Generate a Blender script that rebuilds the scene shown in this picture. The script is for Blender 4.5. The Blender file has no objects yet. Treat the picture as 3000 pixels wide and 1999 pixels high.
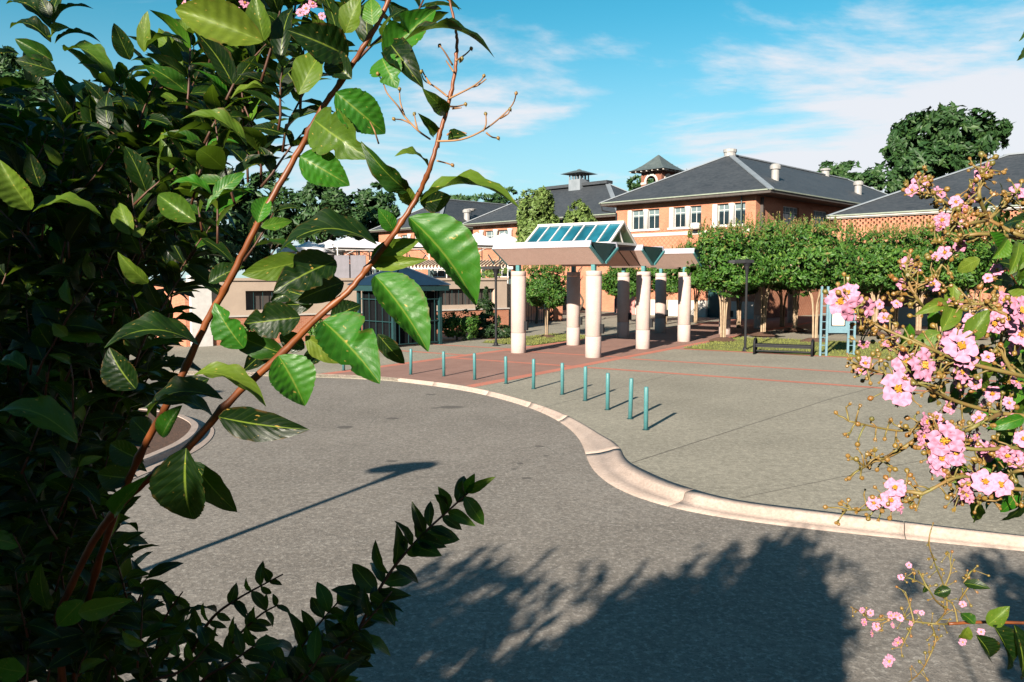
import bpy, bmesh, math, random
from mathutils import Vector, Matrix, Quaternion
from math import sin, cos, pi, radians, sqrt, atan2

# ---------------------------------------------------------------- camera, sky, sun, exposure
S = bpy.context.scene
C = S.collection
F, CX, CY, HC = 1830.2, 1176.5, 784.0, 3.4          # focal length and centre in units of a 2353-wide picture
PITCH = math.atan(144.0 / F)
cam_d = bpy.data.cameras.new('camera'); cam = bpy.data.objects.new('camera', cam_d); C.objects.link(cam)
cam_d.sensor_width = 36; cam_d.lens = 36 * F / 2353.0
cam_d.clip_start = 0.02; cam_d.clip_end = 3000
cam.location = (0, 0, HC); cam.rotation_euler = (pi/2 - PITCH, 0, 0)
S.camera = cam

TO_SUN = Vector((-0.447, -0.894, 0)).normalized() * cos(radians(21)) + Vector((0, 0, sin(radians(21))))
SUN_AZ = atan2(TO_SUN.x, TO_SUN.y)
w = bpy.data.worlds.new('World'); S.world = w; w.use_nodes = True
nt = w.node_tree; nt.nodes.clear()
def N(t, tree=None, **kw):
    n = (tree or nt).nodes.new(t)
    for k, v in kw.items(): setattr(n, k, v)
    return n
def LK(a, b, tree=None): (tree or nt).links.new(a, b)
sky = N('ShaderNodeTexSky'); sky.sky_type = 'NISHITA'; sky.sun_disc = False
sky.sun_elevation = radians(21); sky.sun_rotation = SUN_AZ
sky.air_density = 1.0; sky.dust_density = 0.0; sky.ozone_density = 2.0
tint = N('ShaderNodeMix', data_type='RGBA', blend_type='MULTIPLY'); tint.inputs[0].default_value = 1.0
tint.inputs[7].default_value = (0.215, 0.80, 0.785, 1)
LK(sky.outputs[0], tint.inputs[6])
# clouds on a layer overhead: direction projected on a plane
tc = N('ShaderNodeTexCoord'); sep = N('ShaderNodeSeparateXYZ'); LK(tc.outputs['Generated'], sep.inputs[0])
zc = N('ShaderNodeMath', operation='MAXIMUM'); LK(sep.outputs[2], zc.inputs[0]); zc.inputs[1].default_value = 0.0
za = N('ShaderNodeMath', operation='ADD'); LK(zc.outputs[0], za.inputs[0]); za.inputs[1].default_value = 0.16
dx = N('ShaderNodeMath', operation='DIVIDE'); LK(sep.outputs[0], dx.inputs[0]); LK(za.outputs[0], dx.inputs[1])
dy = N('ShaderNodeMath', operation='DIVIDE'); LK(sep.outputs[1], dy.inputs[0]); LK(za.outputs[0], dy.inputs[1])
cb = N('ShaderNodeCombineXYZ'); LK(dx.outputs[0], cb.inputs[0]); LK(dy.outputs[0], cb.inputs[1])
mp = N('ShaderNodeMapping'); LK(cb.outputs[0], mp.inputs[0])
mp.inputs['Rotation'].default_value = (0, 0, radians(24)); mp.inputs['Scale'].default_value = (0.62, 1.05, 1)
mp.inputs['Location'].default_value = (25.333, 22.739, 0)
n1 = N('ShaderNodeTexNoise'); n1.inputs['Scale'].default_value = 1.15; n1.inputs['Detail'].default_value = 9
n1.inputs['Roughness'].default_value = 0.6; n1.inputs['Distortion'].default_value = 0.35
LK(mp.outputs[0], n1.inputs['Vector'])
# a little more cloud towards the east (+x) and low in the sky
bx_ = N('ShaderNodeMath', operation='MULTIPLY_ADD'); LK(sep.outputs[0], bx_.inputs[0]); bx_.inputs[1].default_value = 0.22
LK(n1.outputs[0], bx_.inputs[2])
bz_ = N('ShaderNodeMath', operation='MULTIPLY_ADD'); LK(zc.outputs[0], bz_.inputs[0]); bz_.inputs[1].default_value = -0.52
LK(bx_.outputs[0], bz_.inputs[2])
cr = N('ShaderNodeMapRange', interpolation_type='SMOOTHSTEP'); LK(bz_.outputs[0], cr.inputs[0])
cr.inputs[1].default_value = 0.395; cr.inputs[2].default_value = 0.55; cr.inputs[3].default_value = 0; cr.inputs[4].default_value = 0.92
# pale air near the horizon
hz = N('ShaderNodeMapRange', interpolation_type='SMOOTHSTEP'); LK(zc.outputs[0], hz.inputs[0])
hz.inputs[1].default_value = 0.0; hz.inputs[2].default_value = 0.33; hz.inputs[3].default_value = 0.80; hz.inputs[4].default_value = 0.0
hm = N('ShaderNodeMix', data_type='RGBA'); LK(hz.outputs[0], hm.inputs[0]); LK(tint.outputs[2], hm.inputs[6])
hm.inputs[7].default_value = (3.9, 4.25, 4.8, 1)
cm = N('ShaderNodeMix', data_type='RGBA'); LK(cr.outputs[0], cm.inputs[0]); LK(hm.outputs[2], cm.inputs[6])
cm.inputs[7].default_value = (5.0, 5.0, 5.3, 1)
bg = N('ShaderNodeBackground'); LK(cm.outputs[2], bg.inputs[0]); bg.inputs[1].default_value = 0.05
wo = N('ShaderNodeOutputWorld'); LK(bg.outputs[0], wo.inputs[0])

sd = bpy.data.lights.new('sun', 'SUN'); sd.energy = 5.0; sd.angle = radians(0.55); sd.color = (1.0, 0.90, 0.76)
sun = bpy.data.objects.new('sun', sd); C.objects.link(sun)
sun.rotation_euler = TO_SUN.to_track_quat('Z', 'Y').to_euler()
S.view_settings.view_transform = 'Standard'; S.view_settings.look = 'None'
S.view_settings.exposure = 1.8; S.view_settings.gamma = 1.0; S.view_settings.use_curve_mapping = False
S.cycles.max_bounces = 6; S.cycles.diffuse_bounces = 2; S.cycles.transparent_max_bounces = 8
S.cycles.caustics_reflective = False; S.cycles.caustics_refractive = False

# ---------------------------------------------------------------- measuring helpers
def ray(px, py):
    u = (px - CX) / F; v = (CY - py) / F
    return Vector((u, cos(PITCH) + v * sin(PITCH), -sin(PITCH) + v * cos(PITCH)))
def at(px, py, Y):                                   # the place seen at that picture point, Y metres ahead
    d = ray(px, py); t = Y / d.y
    return Vector((d.x * t, Y, HC + d.z * t))
def gnd(px, py, z=0.0):                              # the place on level ground seen at that picture point
    d = ray(px, py); t = (z - HC) / d.z
    return Vector((d.x * t, d.y * t, z))

# ---------------------------------------------------------------- materials
def newmat(name):
    m = bpy.data.materials.new(name); m.use_nodes = True
    t = m.node_tree; b = t.nodes['Principled BSDF']
    return m, t, b
AK = 0.88                                            # overall reflectance, set against the exposure
def rgba(c): return (c[0]*AK, c[1]*AK, c[2]*AK, 1)
def coords(t, kind='Object', scale=None, loc=None):
    n = N('ShaderNodeTexCoord', t)
    if scale is None: return n.outputs[kind]
    mpn = N('ShaderNodeMapping', t); LK(n.outputs[kind], mpn.inputs[0], t)
    mpn.inputs['Scale'].default_value = scale if isinstance(scale, tuple) else (scale,)*3
    if loc: mpn.inputs['Location'].default_value = loc
    return mpn.outputs[0]
def noise(t, vec, scale, detail=4, rough=0.55):
    n = N('ShaderNodeTexNoise', t); n.inputs['Scale'].default_value = scale
    n.inputs['Detail'].default_value = detail; n.inputs['Roughness'].default_value = rough
    LK(vec, n.inputs['Vector'], t); return n.outputs[0]
def mixc(t, fac, a, b, mode='MIX'):
    m = N('ShaderNodeMix', t, data_type='RGBA', blend_type=mode)
    for sock, v in ((m.inputs[0], fac), (m.inputs[6], a), (m.inputs[7], b)):
        if isinstance(v, (int, float)): sock.default_value = v
        elif isinstance(v, (tuple, list)): sock.default_value = rgba(v)
        else: LK(v, sock, t)
    return m.outputs[2]
def rng(t, v, a, b, c=0.0, d=1.0):
    m = N('ShaderNodeMapRange', t); LK(v, m.inputs[0], t)
    for i, x in enumerate((a, b, c, d)): m.inputs[i+1].default_value = x
    return m.outputs[0]
def mth(t, op, a, b=None):
    m = N('ShaderNodeMath', t, operation=op)
    for i, v in enumerate((a, b)):
        if v is None: continue
        if isinstance(v, (int, float)): m.inputs[i].default_value = v
        else: LK(v, m.inputs[i], t)
    return m.outputs[0]
def bump(t, b, h, strength=0.3, dist=0.02):
    n = N('ShaderNodeBump', t); n.inputs['Strength'].default_value = strength; n.inputs['Distance'].default_value = dist
    LK(h, n.inputs['Height'], t); LK(n.outputs[0], b.inputs['Normal'], t)
def plain(name, c, c2=None, scale=3.0, rough=0.7, bs=0, bst=0.2, metal=0, spec=0.4, fine=0):
    m, t, b = newmat(name)
    b.inputs['Roughness'].default_value = rough; b.inputs['Metallic'].default_value = metal
    b.inputs['Specular IOR Level'].default_value = spec
    v = coords(t)
    if c2 is None: c2 = tuple(x*0.8 for x in c)
    col = mixc(t, rng(t, noise(t, v, scale, 6), 0.32, 0.68), c, c2)
    if fine: col = mixc(t, rng(t, noise(t, v, fine, 2), 0.3, 0.7, 0, .5), col, tuple(x*0.55 for x in c2))
    LK(col, b.inputs['Base Color'], t)
    if bs: bump(t, b, noise(t, v, bs, 3), bst)
    return m

def asphalt_mat():
    m, t, b = newmat('asphalt'); v = coords(t)
    big = rng(t, noise(t, v, 0.22, 5), 0.3, 0.7)
    c = mixc(t, big, (0.145, 0.127, 0.110), (0.215, 0.189, 0.165))
    c = mixc(t, rng(t, noise(t, v, 1.7, 5, .65), 0.45, 0.75, 0, .35), c, (0.28, 0.255, 0.23))
    g = noise(t, v, 16, 3, .7); g2 = noise(t, v, 48, 2, .7)
    c = mixc(t, rng(t, noise(t, v, 7.5, 2, .8), .36, .64, .42, 0), c, (0.06, 0.054, 0.05))
    c = mixc(t, rng(t, g, 0.5, 0.8, 0, .75), c, (0.42, 0.385, 0.345))
    c = mixc(t, rng(t, g2, 0.25, 0.47, .85, 0), c, (0.065, 0.06, 0.056))
    # oil drips and small tar patches where the photo shows them
    sp = N('ShaderNodeSeparateXYZ', t); LK(v, sp.inputs[0], t)
    for (px, py, rx, ry) in ((1037, 936, .36, .26), (1000, 938, .12, .1), (902, 962, .17, .15), (990, 882+25, .16, .14), (1240, 1026, .1, .09),
                             (1195, 1065, .07, .07), (1180, 1078, .06, .06), (1210, 1099, .1, .07), (793, 982, .2, .2), (900, 1060, .12, .1), (1255, 1048, .06, .05)):
        p = gnd(px, py, -0.12)
        ax = mth(t, 'DIVIDE', mth(t, 'SUBTRACT', sp.outputs[0], p.x), rx)
        ay = mth(t, 'DIVIDE', mth(t, 'SUBTRACT', sp.outputs[1], p.y), ry)
        r2 = mth(t, 'ADD', mth(t, 'MULTIPLY', ax, ax), mth(t, 'MULTIPLY', ay, ay))
        c = mixc(t, rng(t, r2, 0.6, 1.3, .62, 0), c, (0.04, 0.036, 0.034))
    # hairline cracks
    vo = N('ShaderNodeTexVoronoi', t, feature='DISTANCE_TO_EDGE'); vo.inputs['Scale'].default_value = 0.33
    wob = mixc(t, 0.12, v, N('ShaderNodeTexNoise', t).outputs[1], 'ADD'); LK(wob, vo.inputs['Vector'], t)
    ck = mth(t, 'MULTIPLY', rng(t, vo.outputs[0], 0.0, 0.006, 1, 0), rng(t, noise(t, v, 0.5, 2), 0.5, 0.62, 0, .4))
    c = mixc(t, ck, c, (0.07, 0.065, 0.06))
    LK(c, b.inputs['Base Color'], t); b.inputs['Roughness'].default_value = 0.9
    b.inputs['Specular IOR Level'].default_value = 0.2
    bump(t, b, mth(t, 'ADD', g, g2), 0.45, 0.012)
    return m
def plaza_mat(name='exposed_aggregate', c1=(0.205, 0.187, 0.150), c2=(0.295, 0.27, 0.217), hi=(0.46, 0.425, 0.345)):
    m, t, b = newmat(name); v = coords(t)
    c = mixc(t, rng(t, noise(t, v, 0.3, 5), 0.3, 0.7), c1, c2)
    c = mixc(t, rng(t, noise(t, v, 6, 2, .8), .36, .64, .45, 0), c, tuple(x*0.45 for x in c1))
    g = noise(t, v, 15, 3, .7); g2 = noise(t, v, 45, 2, .7)
    c = mixc(t, rng(t, g, 0.5, 0.8, 0, .7), c, hi)
    c = mixc(t, rng(t, g2, 0.27, 0.47, .8, 0), c, tuple(x*0.38 for x in c1))
    LK(c, b.inputs['Base Color'], t); b.inputs['Roughness'].default_value = 0.92
    b.inputs['Specular IOR Level'].default_value = 0.2
    bump(t, b, mth(t, 'ADD', g, g2), 0.4, 0.01)
    return m
def brick_mat(name, c1=(0.40, 0.15, 0.085), c2=(0.29, 0.102, 0.058), mortar=(0.38, 0.24, 0.165), flat=False, diaper=False):
    m, t, b = newmat(name); v = coords(t)
    sp = N('ShaderNodeSeparateXYZ', t); LK(v, sp.inputs[0], t)
    cbn = N('ShaderNodeCombineXYZ', t)
    if flat:
        LK(sp.outputs[0], cbn.inputs[0], t); LK(sp.outputs[1], cbn.inputs[1], t)
    else:
        LK(mth(t, 'ADD', sp.outputs[0], sp.outputs[1]), cbn.inputs[0], t); LK(sp.outputs[2], cbn.inputs[1], t)
    br = N('ShaderNodeTexBrick', t); LK(cbn.outputs[0], br.inputs['Vector'], t)
    br.inputs['Scale'].default_value = 1.0; br.inputs['Brick Width'].default_value = 0.22; br.inputs['Row Height'].default_value = 0.075 if not flat else 0.11
    br.inputs['Mortar Size'].default_value = 0.009; br.inputs['Mortar Smooth'].default_value = 0.3; br.inputs['Bias'].default_value = -0.1
    br.inputs['Color1'].default_value = rgba(c1); br.inputs['Color2'].default_value = rgba(c2); br.inputs['Mortar'].default_value = rgba(mortar)
    c = mixc(t, rng(t, noise(t, v, 0.7, 5), 0.3, 0.7, 0, .45), br.outputs[0], tuple(x*0.72 for x in c2))
    if diaper:                                       # glazed headers laid in a lattice
        s1 = mth(t, 'ADD', mth(t, 'ADD', sp.outputs[0], sp.outputs[1]), sp.outputs[2]); s2 = mth(t, 'SUBTRACT', mth(t, 'ADD', sp.outputs[0], sp.outputs[1]), sp.outputs[2])
        f1 = mth(t, 'FRACT', mth(t, 'MULTIPLY', s1, 2.2)); f2 = mth(t, 'FRACT', mth(t, 'MULTIPLY', s2, 2.2))
        k = mth(t, 'MULTIPLY', mth(t, 'GREATER_THAN', mth(t, 'MAXIMUM', f1, f2), 0.80), mth(t, 'LESS_THAN', sp.outputs[2], 7.9))
        c = mixc(t, mth(t, 'MULTIPLY', k, 0.45), c, (0.15, 0.048, 0.024))
    LK(c, b.inputs['Base Color'], t); b.inputs['Roughness'].default_value = 0.88; b.inputs['Specular IOR Level'].default_value = 0.25
    bump(t, b, mth(t, 'ADD', mth(t, 'MULTIPLY', br.outputs[1], -1.0), noise(t, v, 30, 2)), 0.4, 0.012)
    return m
def roof_mat():
    m, t, b = newmat('slate'); v = coords(t)
    c = mixc(t, rng(t, noise(t, v, 0.5, 6), 0.3, 0.7), (0.015, 0.019, 0.025), (0.027, 0.032, 0.039))
    mpx = coords(t, 'Object', (2.2, 2.2, 7.0))
    vo = N('ShaderNodeTexVoronoi', t); vo.inputs['Scale'].default_value = 1.6; LK(mpx, vo.inputs['Vector'], t)
    c = mixc(t, rng(t, vo.outputs['Color'], 0.2, 0.9, 0, .55), c, (0.046, 0.05, 0.057))
    c = mixc(t, rng(t, noise(t, v, 3.1, 2), 0.66, 0.72, 0, .7), c, (0.018, 0.02, 0.024))
    LK(c, b.inputs['Base Color'], t); b.inputs['Roughness'].default_value = 0.62
    wv = N('ShaderNodeSeparateXYZ', t); LK(v, wv.inputs[0], t)
    bump(t, b, mth(t, 'FRACT', mth(t, 'MULTIPLY', wv.outputs[2], 5.0)), 0.5, 0.03)
    return m
def leaf_mat(name, dark, mid, light, rough=0.36, spec=0.2, vein=(0.17, 0.24, 0.03), trans=0.22, spots=True):
    m, t, b = newmat(name); dark, mid, light, vein = [tuple(x*.72 for x in q) for q in (dark, mid, light, vein)]
    uv = N('ShaderNodeTexCoord', t).outputs['UV']; ob = coords(t)
    sp = N('ShaderNodeSeparateXYZ', t); LK(uv, sp.inputs[0], t)
    oi = N('ShaderNodeObjectInfo', t); ge = N('ShaderNodeNewGeometry', t)
    r = mth(t, 'FRACT', mth(t, 'ADD', oi.outputs['Random'], ge.outputs['Random Per Island']))
    ax = mth(t, 'ABSOLUTE', mth(t, 'SUBTRACT', sp.outputs[0], 0.5))
    c = mixc(t, rng(t, r, 0.0, 0.6), dark, mid)
    c = mixc(t, rng(t, r, 0.6, 1.0, 0, .9), c, light)
    c = mixc(t, rng(t, noise(t, uv, 5, 4), 0.35, 0.75, 0, .5), c, tuple(x*0.6 for x in dark))
    la = mth(t, 'FRACT', mth(t, 'SUBTRACT', mth(t, 'MULTIPLY', sp.outputs[1], 9.0), mth(t, 'MULTIPLY', ax, 5.0)))
    lv = rng(t, mth(t, 'ABSOLUTE', mth(t, 'SUBTRACT', la, 0.5)), 0.0, 0.07, .13, 0)
    c = mixc(t, lv, c, vein)
    c = mixc(t, rng(t, ax, 0.008, 0.03, .85, 0), c, vein)
    if spots:
        mpo = N('ShaderNodeMapping', t); LK(uv, mpo.inputs[0], t)
        cbn = N('ShaderNodeCombineXYZ', t); LK(mth(t, 'MULTIPLY', r, 40.0), cbn.inputs[0], t); LK(cbn.outputs[0], mpo.inputs['Location'], t)
        s = rng(t, noise(t, mpo.outputs[0], 9, 2), 0.67, 0.72, 0, .6)
        c = mixc(t, s, c, (0.42, 0.26, 0.06))
    eb = mth(t, 'MULTIPLY', rng(t, ax, .40, .5), rng(t, noise(t, mpo.outputs[0] if spots else uv, 6, 3), .52, .66)) 
    c = mixc(t, mth(t, 'MULTIPLY', eb, .8), c, (0.10, 0.05, 0.016))
    LK(c, b.inputs['Base Color'], t); b.inputs['Specular IOR Level'].default_value = spec
    LK(rng(t, noise(t, mpo.outputs[0] if spots else uv, 4, 4), .3, .7, rough-.1, rough+.22), b.inputs['Roughness'], t)
    h = mth(t, 'ADD', mth(t, 'ABSOLUTE', mth(t, 'SUBTRACT', la, 0.5)), mth(t, 'MULTIPLY', noise(t, uv, 18, 2), .4))
    bump(t, b, h, 0.16, 0.002)
    tr = N('ShaderNodeBsdfTranslucent', t); LK(mixc(t, 0.5, c, (0.22, 0.40, 0.02)), tr.inputs[0], t)
    mx = N('ShaderNodeMixShader', t); mx.inputs[0].default_value = trans
    LK(b.outputs[0], mx.inputs[1], t); LK(tr.outputs[0], mx.inputs[2], t)
    LK(mx.outputs[0], t.nodes['Material Output'].inputs[0], t)
    return m
def crown_mat(name, dark, mid, light, rough=0.55):
    m, t, b = newmat(name); v = coords(t); dark, mid, light = [tuple(x*.85 for x in q) for q in (dark, mid, light)]
    ge = N('ShaderNodeNewGeometry', t); r = ge.outputs['Random Per Island']
    c = mixc(t, rng(t, r, 0.0, 0.65), dark, mid); c = mixc(t, rng(t, r, 0.75, 1.0), c, light)
    c = mixc(t, rng(t, noise(t, v, 0.8, 3), 0.4, 0.7, 0, .5), c, dark)
    LK(c, b.inputs['Base Color'], t); b.inputs['Roughness'].default_value = rough; b.inputs['Specular IOR Level'].default_value = 0.3
    tr = N('ShaderNodeBsdfTranslucent', t); LK(c, tr.inputs[0], t)
    mx = N('ShaderNodeMixShader', t); mx.inputs[0].default_value = 0.18
    LK(b.outputs[0], mx.inputs[1], t); LK(tr.outputs[0], mx.inputs[2], t); LK(mx.outputs[0], t.nodes['Material Output'].inputs[0], t)
    return m
def glass_mat(name, c, rough=0.04):
    m, t, b = newmat(name); v = coords(t)
    LK(mixc(t, rng(t, noise(t, v, 0.9, 2), 0.35, 0.65), c, tuple(x*0.45 for x in c)), b.inputs['Base Color'], t)
    b.inputs['Roughness'].default_value = rough; b.inputs['Specular IOR Level'].default_value = 0.45
    return m

M = {}
M['asphalt'] = asphalt_mat()
M['plaza'] = plaza_mat()
M['concrete'] = plain('kerb_concrete', (0.37, 0.292, 0.252), (0.29, 0.225, 0.19), 1.6, 0.85, 40, 0.25, fine=22)
M['stone_pink'] = plain('pink_cast_stone', (0.43, 0.335, 0.305), (0.38, 0.29, 0.265), 2.5, 0.8, 60, 0.2, fine=40)
M['soffit'] = plain('pink_panel', (0.66, 0.475, 0.415), (0.60, 0.43, 0.37), 3, 0.75, fine=30)
M['fascia'] = plain('pale_grey_metal', (0.30, 0.30, 0.35), (0.26, 0.26, 0.31), 1.2, 0.45)
M['teal'] = plain('teal_paint', (0.065, 0.20, 0.21), (0.05, 0.16, 0.17), 6, 0.45, fine=40)
M['teal_dark'] = plain('dark_teal_paint', (0.009, 0.038, 0.041), (0.007, 0.03, 0.033), 4, 0.45)
M['navy'] = plain('navy_metal_roof', (0.006, 0.022, 0.046), (0.005, 0.017, 0.036), 2, 0.6, spec=.2)
M['black'] = plain('black_paint', (0.010, 0.011, 0.013), (0.015, 0.015, 0.017), 8, 0.6, spec=.15)
M['board'] = plain('pale_teal_paint', (0.115, 0.21, 0.25), (0.095, 0.175, 0.215), 5, 0.5, fine=30)
M['screen'] = plain('insect_screen', (0.004, 0.005, 0.006), (0.006, 0.007, 0.008), 8, 0.95, spec=.05)
M['white'] = plain('white_paint', (0.50, 0.48, 0.46), (0.42, 0.40, 0.385), 4, 0.5)
M['canvas'] = plain('white_canvas', (0.62, 0.61, 0.64), (0.54, 0.53, 0.57), 1.5, 0.8)
M['stucco'] = plain('beige_stucco', (0.36, 0.28, 0.22), (0.31, 0.24, 0.19), 1.2, 0.9, 40, 0.2)
M['lime'] = plain('limestone', (0.42, 0.385, 0.35), (0.35, 0.32, 0.29), 1.5, 0.8, 30, 0.2)
M['grey'] = plain('grey_panel', (0.13, 0.12, 0.14), (0.10, 0.095, 0.11), 3, 0.7)
M['gutter'] = plain('gutter_paint', (0.20, 0.225, 0.18), (0.15, 0.175, 0.14), 3, 0.5)
M['flash'] = plain('lead_flashing', (0.17, 0.19, 0.215), (0.13, 0.15, 0.17), 1.5, 0.5)
M['vent'] = plain('vent_metal', (0.26, 0.25, 0.245), (0.2, 0.195, 0.19), 4, 0.5)
M['copper'] = plain('weathered_copper', (0.075, 0.092, 0.092), (0.05, 0.064, 0.064), 2.5, 0.55)
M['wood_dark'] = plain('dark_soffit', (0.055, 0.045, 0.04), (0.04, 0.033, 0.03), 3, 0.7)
M['salmon'] = plain('salmon_paint', (0.52, 0.19, 0.17), (0.45, 0.16, 0.14), 2, 0.7)
M['wood'] = plain('slat_wood', (0.52, 0.40, 0.30), (0.40, 0.29, 0.21), 3, 0.7)
M['brick'] = brick_mat('brick')
M['brick_main'] = brick_mat('brick_lattice', diaper=True)
M['brick_dark'] = brick_mat('dark_brick', (0.21, 0.075, 0.045), (0.15, 0.05, 0.03), (0.18, 0.12, 0.09))
M['paver'] = brick_mat('brick_paver', (0.265, 0.145, 0.115), (0.215, 0.115, 0.092), (0.22, 0.155, 0.13), flat=True)
M['paver_red'] = brick_mat('red_brick_band', (0.46, 0.155, 0.105), (0.40, 0.13, 0.09), (0.34, 0.18, 0.135), flat=True)
M['slate'] = roof_mat()
M['glass'] = glass_mat('window_glass', (0.012, 0.022, 0.028), .12)
M['skyglass'] = glass_mat('skylight_glass', (0.014, 0.115, 0.165), 0.06)
M['grass'] = plain('lawn', (0.11, 0.125, 0.024), (0.14, 0.15, 0.034), 1.6, 0.9, 60, 0.5, fine=18)
M['earth'] = plain('earth', (0.10, 0.085, 0.05), (0.07, 0.085, 0.03), 0.3, 0.95)
M['mulch'] = plain('mulch', (0.11, 0.052, 0.03), (0.06, 0.03, 0.018), 9, 0.95, 30, 0.9, fine=14)
M['bark_pale'] = plain('smooth_pale_bark', (0.30, 0.22, 0.14), (0.20, 0.135, 0.085), 5, 0.7)
M['bark'] = plain('bark', (0.09, 0.065, 0.045), (0.06, 0.045, 0.03), 6, 0.9)
M['twig'] = plain('orange_twig', (0.15, 0.040, 0.006), (0.075, 0.02, 0.005), 30, 0.5)
M['twig_dark'] = plain('shaded_twig', (0.07, 0.022, 0.009), (0.035, 0.016, 0.008), 30, 0.6)
M['twig_tan'] = plain('tan_twig', (0.24, 0.125, 0.05), (0.16, 0.075, 0.03), 40, 0.6)
M['twig_green'] = plain('green_twig', (0.115, 0.115, 0.028), (0.16, 0.085, 0.025), 40, 0.6)
M['leaf'] = leaf_mat('leaf', (0.014, 0.055, 0.006), (0.028, 0.095, 0.008), (0.08, 0.14, 0.014))
M['leaf_bright'] = leaf_mat('bright_leaf', (0.026, 0.135, 0.008), (0.036, 0.16, 0.008), (0.10, 0.19, 0.012), .44, .26)
M['leaf_yellow'] = leaf_mat('yellow_green_leaf', (0.075, 0.14, 0.012), (0.10, 0.165, 0.014), (0.14, 0.19, 0.02), 0.45)
M['leaf_shaded'] = leaf_mat('shaded_leaf', (0.003, 0.013, 0.003), (0.006, 0.022, 0.004), (0.014, 0.042, 0.006))  # darker copy of the leaf green, with shade painted into the colour
M['petal'] = plain('pink_petal', (0.35, 0.128, 0.215), (0.41, 0.18, 0.26), 120, 0.7)
M['stamen'] = plain('yellow_stamen', (0.42, 0.21, 0.012), (0.34, 0.15, 0.01), 200, 0.7)
def bud_mat():
    m, t, b = newmat('golden_bud'); r = N('ShaderNodeObjectInfo', t).outputs['Random']
    c = mixc(t, rng(t, r, 0, .55), (0.06, 0.065, 0.010), (0.14, 0.085, 0.012)); c = mixc(t, rng(t, r, .6, 1.0), c, (0.15, 0.05, 0.010))
    c = mixc(t, rng(t, noise(t, coords(t), 1.6, 3), .4, .65, 0, .6), c, (0.19, 0.115, 0.02))
    LK(c, b.inputs['Base Color'], t); b.inputs['Roughness'].default_value = .5; return m
M['bud'] = bud_mat()
M['crepe'] = crown_mat('crepe_foliage', (0.020, 0.072, 0.008), (0.050, 0.135, 0.013), (0.11, 0.19, 0.025))
M['tip'] = crown_mat('seed_heads', (0.09, 0.11, 0.018), (0.16, 0.115, 0.035), (0.26, 0.14, 0.075), 0.7)
M['crown'] = crown_mat('far_foliage', (0.016, 0.05, 0.014), (0.03, 0.078, 0.019), (0.055, 0.11, 0.026))
M['pear'] = crown_mat('pale_foliage', (0.07, 0.12, 0.025), (0.13, 0.20, 0.045), (0.22, 0.28, 0.08))
M['ever'] = crown_mat('evergreen_foliage', (0.008, 0.028, 0.008), (0.018, 0.05, 0.011), (0.045, 0.075, 0.013))

def poster_mat():
    m, t, b = newmat('poster_print'); v = coords(t, 'Generated')
    sp = N('ShaderNodeSeparateXYZ', t); LK(v, sp.inputs[0], t)
    c = mixc(t, rng(t, mth(t, 'ADD', sp.outputs[2], mth(t, 'MULTIPLY', noise(t, v, 3), .25)), 0.45, 0.8), (0.80, 0.70, 0.60), (0.62, 0.22, 0.06))
    LK(c, b.inputs['Base Color'], t); b.inputs['Roughness'].default_value = 0.3
    return m
M['poster'] = poster_mat()
M['blind'] = plain('window_blind', (0.10, 0.14, 0.15), (0.08, 0.115, 0.125), 6, 0.8)
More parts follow.
